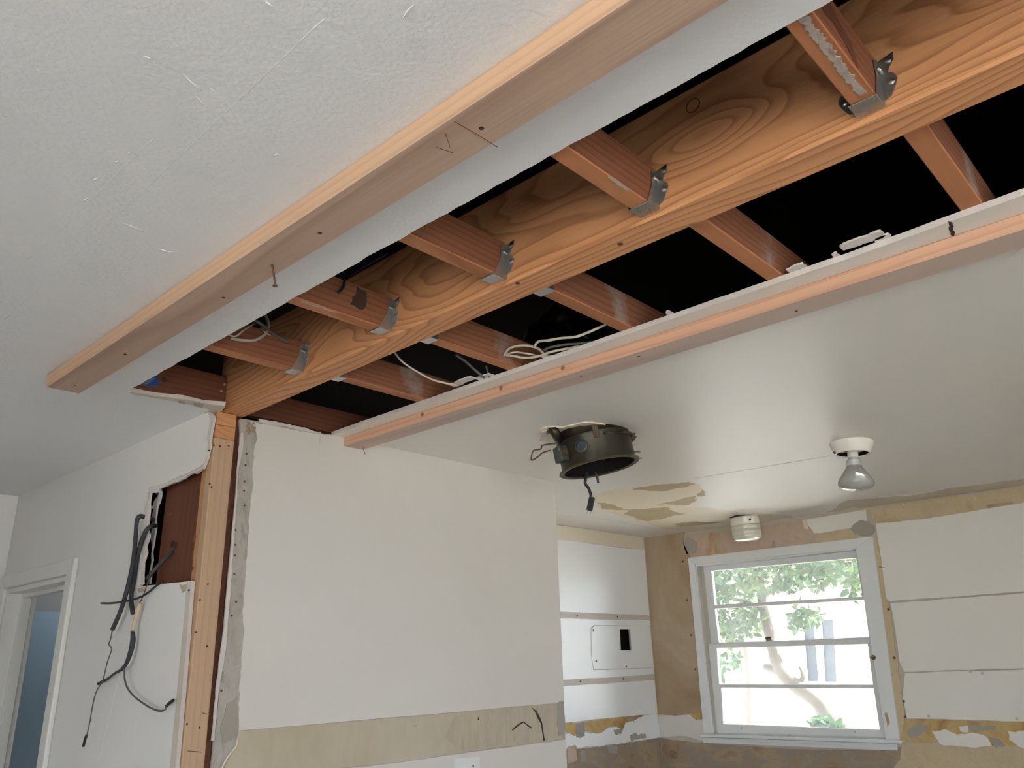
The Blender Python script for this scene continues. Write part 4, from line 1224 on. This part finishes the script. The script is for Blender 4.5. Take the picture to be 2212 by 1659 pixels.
# near side loops over the fifth joist
yn = NEAR_Y[4] + 0.02
ya = NEAR_Y[4] - 0.03
cable('electrical_cable', [vp(568, 672, ya + .06), vp(578, 690, ya + .04), vp(580, 708, ya + .02), vp(572, 722, ya), vp(552, 734, ya), vp(530, 735, ya), vp(503, 732, ya + .01), vp(490, 728, ya + .03)], 0.0042, 'cable_w', 'white cable looping over the fifth joist left of the beam', 'cable', GW)
cable('electrical_cable', [vp(492, 722, ya), vp(508, 726, ya - .005), vp(528, 712, ya), vp(545, 702, ya + .02), vp(560, 694, ya + .05)], 0.0028, 'cable_w', 'small white wire loop at the edge of the cut ceiling', 'cable', GW)
cable('electrical_cable', [vp(545, 688, ya), vp(575, 708, ya), vp(600, 727, ya + .005), vp(622, 740, ya + .01)], 0.005, 'cable_g', 'stiff dark grey cable crossing above the fifth left-hand joist', 'cable', GW)
cable('electrical_cable', [vp(574, 718, ya - .006), vp(570, 716, ya - .008), vp(578, 722, ya - .007), vp(584, 724, ya - .006)], 0.0016, 'cable_w', 'tiny bare wire twist under the dark grey cable', 'cable', GW)
ya = NEAR_Y[3] - 0.03
cable('electrical_cable', [vp(740, 600, ya + .03), vp(744, 610, ya + .01), vp(741, 622, ya), vp(732, 632, ya - .004)], 0.004, 'cable_b', 'short black cable end hooked over the fourth left-hand joist', 'cable', GW)
cable('electrical_cable', [vp(690, 636, 1.75), vp(735, 605, 1.72), vp(790, 570, 1.70), vp(835, 545, 1.68)], 0.007, 'cable_b', 'thick black cable lying along the back of the near opening edge', 'cable', GW)

# crumpled black plastic deep in the void
bm = bmesh.new()
bmesh.ops.create_grid(bm, x_segments=40, y_segments=40, size=0.2)
for v in bm.verts:
    p = v.co * 9
    v.co.z = 0.05 * noise.noise(p) + 0.03 * noise.noise(p * 2.7 + Vector((3, 1, 2))) + 0.008 * noise.noise(p * 9)
me = bpy.data.meshes.new('plastic_sheet')
bm.to_mesh(me)
bm.free()
for p in me.polygons:
    p.use_smooth = True
ps = link('plastic_sheet', me, M['plastic'], None, Matrix.Translation(U(1240, 725, 'z', CEIL + 0.34)) @ Matrix.Rotation(-0.5, 4, 'X'))
so = ps.modifiers.new('thick', 'SOLIDIFY')
so.thickness = 0.002
tag(ps, 'crumpled black plastic sheet glinting in the dark void behind the cables', 'plastic sheet')

# ------------------------------------------------------------------ cables hanging out of the hole in the left wall
def lw(u, v, d):
    return U(u, v, 'x', LW - d)


gh = 'cut cables hanging from the hole'
c1 = cable('hanging_cable', [lw(334, 1124, -.035), lw(318, 1119, -.015), lw(303, 1115, .012), lw(296, 1125, .02), lw(293, 1160, .022), lw(288, 1210, .025), lw(278, 1260, .03), lw(262, 1315, .03), lw(243, 1360, .03)], 0.0075, 'cable_b', 'thick black cable cut at the left, one thin wire dangling below it', 'cable', gh)
tube('bare_wire', [lw(243, 1360, .03), lw(239, 1380, .03), lw(235, 1392, .028), lw(241, 1402, .03), lw(232, 1430, .03), lw(222, 1470, .03), lw(210, 1490, .028), lw(202, 1515, .028), lw(194, 1560, .026), lw(187, 1590, .026)], 0.0022, M['cable_g'], c1, 6, 6)
tube('wire_tip', [lw(187, 1588, .026), lw(183, 1600, .026), lw(180, 1613, .026)], 0.0042, M['black'], c1, 4, 6)
c2 = cable('hanging_cable', [lw(336, 1136, -.033), lw(328, 1136, -.01), lw(316, 1146, .008), lw(305, 1172, .008), lw(295, 1210, .008), lw(288, 1260, .010), lw(283, 1290, .02), lw(287, 1325, .022)], 0.0075, 'cable_b', 'second black cable with a tan paper sleeve and two split wire tails', 'cable', gh)
tube('paper_sleeve', [lw(303, 1303, .016), lw(298, 1320, .02), lw(292, 1340, .022), lw(287, 1362, .022)], [0.008, 0.007, 0.0075, 0.007], M['tan_paper'], c2, 5, 8)
tube('split_sheath', [lw(286, 1362, .022), lw(287, 1385, .024), lw(281, 1412, .026), lw(272, 1435, .028), lw(263, 1446, .028)], [0.006, 0.009, 0.008, 0.006, 0.006], M['cable_b'], c2, 6, 8)
tube('wire_tail', [lw(264, 1446, .028), lw(247, 1455, .020), lw(232, 1467, .014), lw(212, 1477, .012)], [0.0045, 0.004, 0.0045, 0.005], M['cable_b'], c2, 6, 6)
tube('wire_tail', [lw(268, 1444, .028), lw(269, 1465, .026), lw(276, 1487, .024), lw(292, 1506, .022), lw(318, 1525, .02), lw(340, 1535, .02), lw(355, 1534, .02), lw(360, 1524, .02)], 0.0028, M['cable_g'], c2, 6, 6)
tube('wire_tip', [lw(360, 1525, .02), lw(366, 1519, .02), lw(374, 1513, .02)], 0.005, M['black'], c2, 4, 6)
c3 = cable('hanging_cable', [U(372, 1190, 'x', 1.177), lw(358, 1206, -.02), lw(340, 1224, -.004), lw(326, 1240, .010), lw(318, 1250, .014)], 0.0065, 'cable_b', 'grey cable slanting out of the bored hole in the dark red board', 'cable', gh)
tube('bare_wire', [lw(326, 1240, .010), lw(318, 1262, .012), lw(308, 1290, .014), lw(300, 1305, .014)], 0.0018, M['rust'], c3, 4, 6)
cable('hanging_cable', [lw(352, 1258, -.004), lw(338, 1265, .006), lw(320, 1280, .014), lw(300, 1291, .03), lw(270, 1299, .045), lw(240, 1303, .05), lw(219, 1303, .05)], 0.0035, 'black', 'thin black cable bent out sideways over the hanging ones', 'cable', gh)

# ------------------------------------------------------------------ outlet plate low on the end wall
op = P('y', EW - 0.005, (983, 1638), (1036, 1634), (1036, 1690), (984, 1695))
tag(slab('outlet_plate', 'y', EW - 0.006, EW - 0.0023, op, M['trim']), 'white blank cover plate low on the white end wall', 'cover plate')
oc = bpy.data.objects['outlet_plate']
w = U(1022, 1654, 'y', EW - 0.006)
disc('screw_head', (w.x, EW - 0.006, w.z), (0, -1, 0), 0.004, M['rust'], oc, 0.002)

# ------------------------------------------------------------------ exhaust fan hanging from the kitchen ceiling
fc = U(1277, 938, 'z', CEIL)
fan = tag(empty('exhaust_fan', fc), 'rusty dark round fan housing hanging crooked from the torn ceiling', 'exhaust fan')
tilt = Matrix.Rotation(math.radians(9.5), 4, Vector((-0.735, -0.678, 0)))
FM = Matrix.Translation(fc + Vector((0, 0, 0.012))) @ tilt
Rf = 0.136
n_ = 48
lathe('housing', [(Rf, 0.0), (Rf, -0.03), (Rf + 0.002, -0.034), (Rf, -0.038), (Rf, -0.138), (Rf - 0.004, -0.138), (Rf - 0.004, 0.0)], M['fan'], fan, FM, n_, close=False)
lathe('housing_lining', [(Rf - 0.005, -0.136), (Rf - 0.006, -0.02), (0.002, -0.018)], M['dark_lining'], fan, FM, n_, close=False)
lathe('bottom_flange', [(Rf - 0.003, -0.134), (Rf + 0.012, -0.136), (Rf + 0.014, -0.140), (Rf + 0.010, -0.143), (Rf - 0.006, -0.141)], M['fan_l'], fan, FM, n_, close=False)
# top flange: only part of the ring is left
vs, fs = [], []
for i in range(30):
    a = math.radians(232 + i * 3.7)
    for (r, z) in [(Rf - 0.002, -0.046), (Rf + 0.020 + 0.004 * math.sin(i * 1.7), -0.056 + 0.003 * math.sin(i * 0.9)), (Rf + 0.018, -0.060), (Rf - 0.002, -0.050)]:
        vs.append((r * math.cos(a), r * math.sin(a), z))
for i in range(29):
    for j in range(4):
        a, b = i * 4 + j, i * 4 + (j + 1) % 4
        fs.append((a, b, b + 4, a + 4))
from_py('top_flange', vs, fs, M['fan_l'], fan, False, FM)


def fl(a, r, z):
    a = math.radians(a)
    return FM @ Vector((r * math.cos(a), r * math.sin(a), z))


# camera-facing direction is about azimuth 218 deg
for az in (221, 300):
    b0, b1 = fl(az, Rf + 0.003, 0.012), fl(az, Rf + 0.003, -0.062)
    board('bracket', b0, b1, 0.022, 0.005, M['fan_l'], fan, up=(math.cos(math.radians(az)), math.sin(math.radians(az)), 0))
    disc('rivet', fl(az, Rf + 0.006, -0.05), (math.cos(math.radians(az)), math.sin(math.radians(az)), 0), 0.005, M['rust'], fan, 0.003)
# wiring box on the left flank
az = 158
eb0, eb1 = fl(az, Rf + 0.012, -0.052), fl(az, Rf + 0.012, -0.108)
eb = board('wiring_box', eb0, eb1, 0.05, 0.034, M['ebox'], fan, up=(math.cos(math.radians(az)), math.sin(math.radians(az)), 0), bev=0.003)
tg = Vector((-math.sin(math.radians(az)), math.cos(math.radians(az)), 0))
cn = (eb0 + eb1) / 2 + tg * 0.026
mw = tg.to_track_quat('Z', 'Y').to_matrix().to_4x4()
mw.translation = cn
lathe('knockout_ring', [(0.018, -0.004), (0.018, 0.002), (0.014, 0.003), (0.012, 0.0), (0.002, -0.001)], M['fan_l'], eb, mw, 18)
cn2 = fl(196, Rf + 0.004, -0.078)
nr = Vector((math.cos(math.radians(196)), math.sin(math.radians(196)), 0))
mw = nr.to_track_quat('Z', 'Y').to_matrix().to_4x4()
mw.translation = cn2
lathe('clamp_ring', [(0.022, -0.003), (0.024, 0.004), (0.019, 0.006), (0.018, 0.0), (0.003, -0.001)], M['ebox'], fan, mw, 20)
# motor spider inside
for az in (20, 110, 200, 290):
    board('motor_arm', fl(az, Rf - 0.008, -0.10), fl(az, 0.02, -0.095), 0.014, 0.006, M['fan'], fan)
lathe('motor', [(0.03, -0.03), (0.046, -0.04), (0.046, -0.09), (0.03, -0.104), (0.008, -0.108)], M['fan'], fan, FM, 24)
# flexible elbow at upper left
tube('conduit_elbow', [U(1216, 962, 'z', CEIL - 0.03), U(1205, 945, 'z', CEIL - 0.03), U(1196, 930, 'z', CEIL - 0.012), U(1186, 927, 'z', CEIL + 0.002)], 0.017, M['fan'], fan, 6, 12)
# loop of wire
tube('wire_loop', [U(1200, 958, 'z', CEIL - 0.05), U(1172, 962, 'z', CEIL - 0.045), U(1168, 970, 'z', CEIL - 0.06), U(1152, 974, 'z', CEIL - 0.066), U(1148, 994, 'z', CEIL - 0.085), U(1163, 986, 'z', CEIL - 0.08), U(1172, 978, 'z', CEIL - 0.07), U(1190, 972, 'z', CEIL - 0.065)], 0.0028, M['rust'], fan, 6, 6)
# cord with its two-pin plug
mo = fc + Vector((0.02, 0.02, -0.13))
cw = [U(1268, 1022, 'y', fc.y - 0.01), U(1264, 1043, 'y', fc.y - 0.01), U(1272, 1056, 'y', fc.y - 0.01), U(1277, 1072, 'y', fc.y - 0.01)]
cr = tube('power_cord', cw, 0.0055, M['black'], fan, 6, 8)
pl0, pl1 = U(1279, 1074, 'y', fc.y - 0.01), U(1273, 1103, 'y', fc.y - 0.01)
pg = board('plug', pl0, pl1, 0.021, 0.012, M['black'], fan, up=(-0.7, -0.7, 0), bev=0.003)
ax_ = (pl1 - pl0).normalized()
sd = ax_.cross(Vector((-0.7, -0.7, 0))).normalized()
for q in (-1, 1):
    board('plug_pin', pl1 + sd * 0.006 * q, pl1 + sd * 0.006 * q + ax_ * 0.013, 0.0015, 0.005, M['nail'], pg, up=(-0.7, -0.7, 0), bev=0)
tube('wire_stub', [U(1286, 1020, 'y', fc.y - 0.01), U(1290, 1030, 'y', fc.y - 0.01), U(1292, 1043, 'y', fc.y - 0.01)], 0.0045, M['black'], fan, 4, 6)
for (u, v) in [(1362, 976), (1366, 990)]:
    a = U(u, v, 'z', CEIL - 0.09)
    tube('screw', [a, a + RR * 0.035], 0.0022, M['rust'], fan, 2, 6)
# torn ceiling round the fan
slab('torn_edge', 'z', CEIL - 0.004, CEIL, jag(P('z', CEIL, (1164, 945), (1168, 925), (1185, 920), (1215, 922), (1262, 911), (1300, 914), (1335, 922), (1365, 930), (1372, 940), (1330, 955), (1250, 960), (1190, 955)), 0.004, 0.014, None, 170), M['cream'], kceil)
slab('bare_lath', 'z', CEIL - 0.0046, CEIL, jag(P('z', CEIL, (1225, 926), (1240, 922), (1258, 923), (1262, 932), (1245, 938), (1230, 934)), 0.003, 0.012, None, 171), M['plate'], kceil)
slab('torn_edge', 'z', CEIL - 0.010, CEIL, jag(P('z', CEIL, (1165, 947), (1172, 928), (1184, 922), (1182, 932), (1174, 946)), 0.004, 0.01, None, 172), M['gyp'], kceil)

# ------------------------------------------------------------------ bulb holder
bc = U(1839, 955, 'z', CEIL)
bl = tag(empty('bulb_holder', bc), 'white porcelain ceiling holder with a bare reflector bulb', 'ceiling lamp')
BMx = Matrix.Translation(bc) @ Matrix.Rotation(math.radians(3), 4, Vector((0.7, 0.7, 0)))
lathe('porcelain_cup', [(0.0, 0.002), (0.080, 0.001), (0.083, -0.004), (0.078, -0.02), (0.066, -0.048), (0.062, -0.050), (0.059, -0.046), (0.060, -0.03), (0.03, -0.02), (0.0, -0.02)], M['porc'], bl, BMx, 40, False)
lathe('cup_shade', [(0.059, -0.045), (0.058, -0.028), (0.0, -0.022)], M['dark_lining'], bl, BMx, 36, False)  # near-black lining paints the shade inside the porcelain cup
lathe('socket', [(0.0, -0.022), (0.020, -0.022), (0.020, -0.062), (0.016, -0.066), (0.0, -0.066)], M['porc'], bl, BMx, 24, False)
lathe('bulb_cap', [(0.0, -0.060), (0.0185, -0.060), (0.019, -0.068), (0.026, -0.074), (0.027, -0.082), (0.0265, -0.084), (0.028, -0.088), (0.028, -0.097), (0.0, -0.097)], M['bulbneck'], bl, BMx, 28, False)
lathe('bulb', [(0.0, -0.0965), (0.027, -0.0965), (0.034, -0.108), (0.048, -0.128), (0.060, -0.146), (0.0665, -0.160), (0.067, -0.170), (0.062, -0.180), (0.048, -0.188), (0.025, -0.193), (0.0, -0.194)], M['bulb'], bl, BMx, 40, False)
disc('thumb_screw', BMx @ Vector((-0.045, 0.050, -0.044)), (-0.7, 0.7, 0), 0.005, M['rust'], bl, 0.008)

# ------------------------------------------------------------------ glass jar lamp by the window
jc = U(1607, 1117, 'z', CEIL)
jl = tag(empty('jar_lamp', jc), 'small round ceiling lamp with clear glass jar by the window', 'ceiling lamp')
JM = Matrix.Translation(jc) @ Matrix.Rotation(math.radians(-3), 4, Vector((0.7, 0.7, 0)))
lathe('collar', [(0.0, 0.0), (0.078, 0.0), (0.086, -0.006), (0.088, -0.046), (0.084, -0.052), (0.0, -0.052)], M['porc'], jl, JM, 36, False)
lathe('glass_jar', [(0.080, -0.050), (0.087, -0.056), (0.088, -0.075), (0.0865, -0.079), (0.088, -0.083), (0.0865, -0.110), (0.084, -0.114), (0.085, -0.118), (0.078, -0.134), (0.06, -0.142), (0.0, -0.144),
                   (0.0, -0.140), (0.058, -0.138), (0.075, -0.130), (0.081, -0.116), (0.083, -0.060), (0.077, -0.050)], M['jar'], jl, JM, 36, False)
lathe('small_bulb', [(0.0, -0.05), (0.013, -0.05), (0.014, -0.066), (0.027, -0.086), (0.030, -0.100), (0.022, -0.117), (0.0, -0.124)], M['porc'], jl, JM, 20, False)
disc('thumb_screw', JM @ Vector((-0.06, -0.064, -0.03)), (-0.7, -0.7, 0), 0.006, M['rust'], jl, 0.01)
slab('gap_shade', 'z', CEIL - 0.0026, CEIL, jag(P('z', CEIL, (1575, 1118), (1590, 1112), (1620, 1111), (1637, 1114), (1620, 1118)), 0.002, 0.02, None, 175), M['hole'], kceil)  # dark patch painted for the shaded gap above the tilted lamp

# ------------------------------------------------------------------ outside the window
gnd = struct(box('ground_outside', (-30, -30, -0.5), (40, 40, -0.42), M['ground'], bev=0))
TX = 7.6


def ow(u, v, x=TX):
    return U(u, v, 'x', x)


tree = tag(empty('garden_tree', ow(1792, 1600)), 'tree with a leaning grey trunk and loose green leaves outside the window', 'tree')
tb = ow(1800, 1600)
tube('trunk', [Vector((TX, tb.y - 0.25, -0.45)), Vector((TX, tb.y - 0.1, 0.2)), ow(1800, 1590), ow(1788, 1550), ow(1765, 1512), ow(1722, 1482), ow(1688, 1448), ow(1672, 1408), ow(1660, 1360), ow(1648, 1310), ow(1642, 1255), ow(1640, 1190)],
     [0.10, 0.09, 0.085, 0.08, 0.075, 0.072, 0.07, 0.055, 0.05, 0.045, 0.04, 0.03], M['bark'], tree, 8, 12)
tube('branch', [ow(1690, 1450), ow(1668, 1445), ow(1652, 1440)], [0.06, 0.04, 0.03], M['bark'], tree, 4, 8)
tube('branch', [ow(1720, 1483), ow(1735, 1462), ow(1728, 1440)], [0.03, 0.02, 0.012], M['bark'], tree, 4, 8)
tube('branch', [ow(1646, 1290), ow(1700, 1250), ow(1760, 1225), ow(1840, 1215)], [0.03, 0.025, 0.02, 0.012], M['bark'], tree, 5, 8)
tube('branch', [ow(1650, 1320), ow(1610, 1300), ow(1560, 1290)], [0.025, 0.018, 0.01], M['bark'], tree, 5, 8)


def leaves(name, blobs, n, size, parent, seed, x0, dx):
    rnd = random.Random(seed)
    vs, fs = [], []
    for _ in range(n):
        u, v, ru, rv = rnd.choices(blobs, [b[2] * b[3] for b in blobs])[0]
        a, q = rnd.uniform(0, 6.283), math.sqrt(rnd.random())
        c = U(u + ru * q * math.cos(a), v + rv * q * math.sin(a), 'x', x0 + rnd.uniform(-dx, dx))
        s = size * rnd.uniform(0.6, 1.3)
        d = Vector((rnd.gauss(0, 1), rnd.gauss(0, 1), rnd.gauss(-0.3, 0.8))).normalized()
        nn = Vector((rnd.gauss(0, 1), rnd.gauss(0, 1), rnd.gauss(0.4, 1))).normalized()
        w_ = d.cross(nn).normalized()
        up = w_.cross(d)
        b = len(vs)
        vs += [c, c + d * s * 0.35 + w_ * s * 0.27 + up * s * 0.06, c + d * s * 0.75 + w_ * s * 0.18 + up * s * 0.04, c + d * s, c + d * s * 0.75 - w_ * s * 0.18 + up * s * 0.04, c + d * s * 0.35 - w_ * s * 0.27 + up * s * 0.06]
        fs += [(b, b + 1, b + 2, b + 3), (b, b + 3, b + 4, b + 5)]
    me = bpy.data.meshes.new(name)
    me.from_pydata([tuple(v) for v in vs], [], fs)
    o = link(name, me, M['leaf'], parent)
    return tag(o, kind='stuff')


leaves('foliage', [(1580, 1262, 60, 45), (1660, 1240, 70, 40), (1740, 1235, 70, 38), (1820, 1225, 60, 30), (1590, 1200, 90, 30), (1760, 1190, 120, 25), (1530, 1270, 40, 40), (1850, 1260, 25, 30)], 1900, 0.085, tree, 5, TX - 0.2, 0.5)
leaves('foliage', [(1590, 1345, 48, 38), (1565, 1365, 25, 30), (1618, 1330, 30, 30)], 420, 0.08, tree, 6, TX - 0.1, 0.35)
leaves('foliage', [(1735, 1335, 28, 20), (1725, 1322, 15, 16), (1758, 1328, 14, 14), (1720, 1350, 10, 8)], 110, 0.085, tree, 7, TX - 0.1, 0.25)
leaves('foliage', [(1575, 1425, 30, 18), (1558, 1440, 10, 20)], 60, 0.09, tree, 9, TX + .3, 0.2)
bs = empty('garden_shrub', ow(1780, 1575, 7.3), 'small green shrub at the foot of the leaning trunk outside', 'shrub')
leaves('foliage', [(1775, 1562, 18, 13), (1790, 1575, 30, 12)], 160, 0.09, bs, 8, 7.3, 0.1)
tube('stem', [Vector((7.3, ow(1780, 1575, 7.3).y, -0.42)), ow(1780, 1590, 7.3), ow(1777, 1565, 7.3)], [0.02, 0.015, 0.008], M['bark'], bs, 4, 6)
fp = tag(tube('slender_trunk', [Vector((9.0, ow(1622, 1570, 9.0).y - 0.05, -0.42)), ow(1621, 1570, 9.0), ow(1616, 1480, 9.0), ow(1611, 1410, 9.0), ow(1606, 1300, 9.0)], 0.045, M['leafp'], None, 5, 8), 'pale slender trunk left of the leaning tree outside', 'tree')
# neighbouring house
HX = 13.0
hs = empty('neighbour_house', (HX, 6.5, -0.42), 'sunlit beige neighbouring house seen through the window', 'house')
wl, wr = ow(1400, 1400, HX).y, ow(2000, 1400, HX).y
wa = P('x', HX, (1725, 1330), (1812, 1330), (1822, 1478), (1737, 1478))
slab('house_wall', 'x', HX, HX + 0.2, [(wl + 3, -0.42), (wr - 3, -0.42), (wr - 3, 4.4), (wl + 3, 4.4)], M['stucco'], hs, holes=[wa])
hf = slab('house_window', 'x', HX - 0.03, HX + 0.1, wa, M['frame_w'], hs, holes=[P('x', HX, (1733, 1340), (1759, 1340), (1770, 1472), (1744, 1472)), P('x', HX, (1773, 1338), (1801, 1338), (1809, 1473), (1781, 1473))])
for px in ([(1733, 1340), (1759, 1340), (1770, 1472), (1744, 1472)], [(1773, 1338), (1801, 1338), (1809, 1473), (1781, 1473)]):
    slab('pane', 'x', HX + 0.04, HX + 0.05, P('x', HX, *px), M['pane_o'], hf)
box('roof_eave', (HX - 0.7, wr - 3.2, 4.2), (HX + 3, wl + 3.2, 4.4), M['stucco'], hs, 0.01)
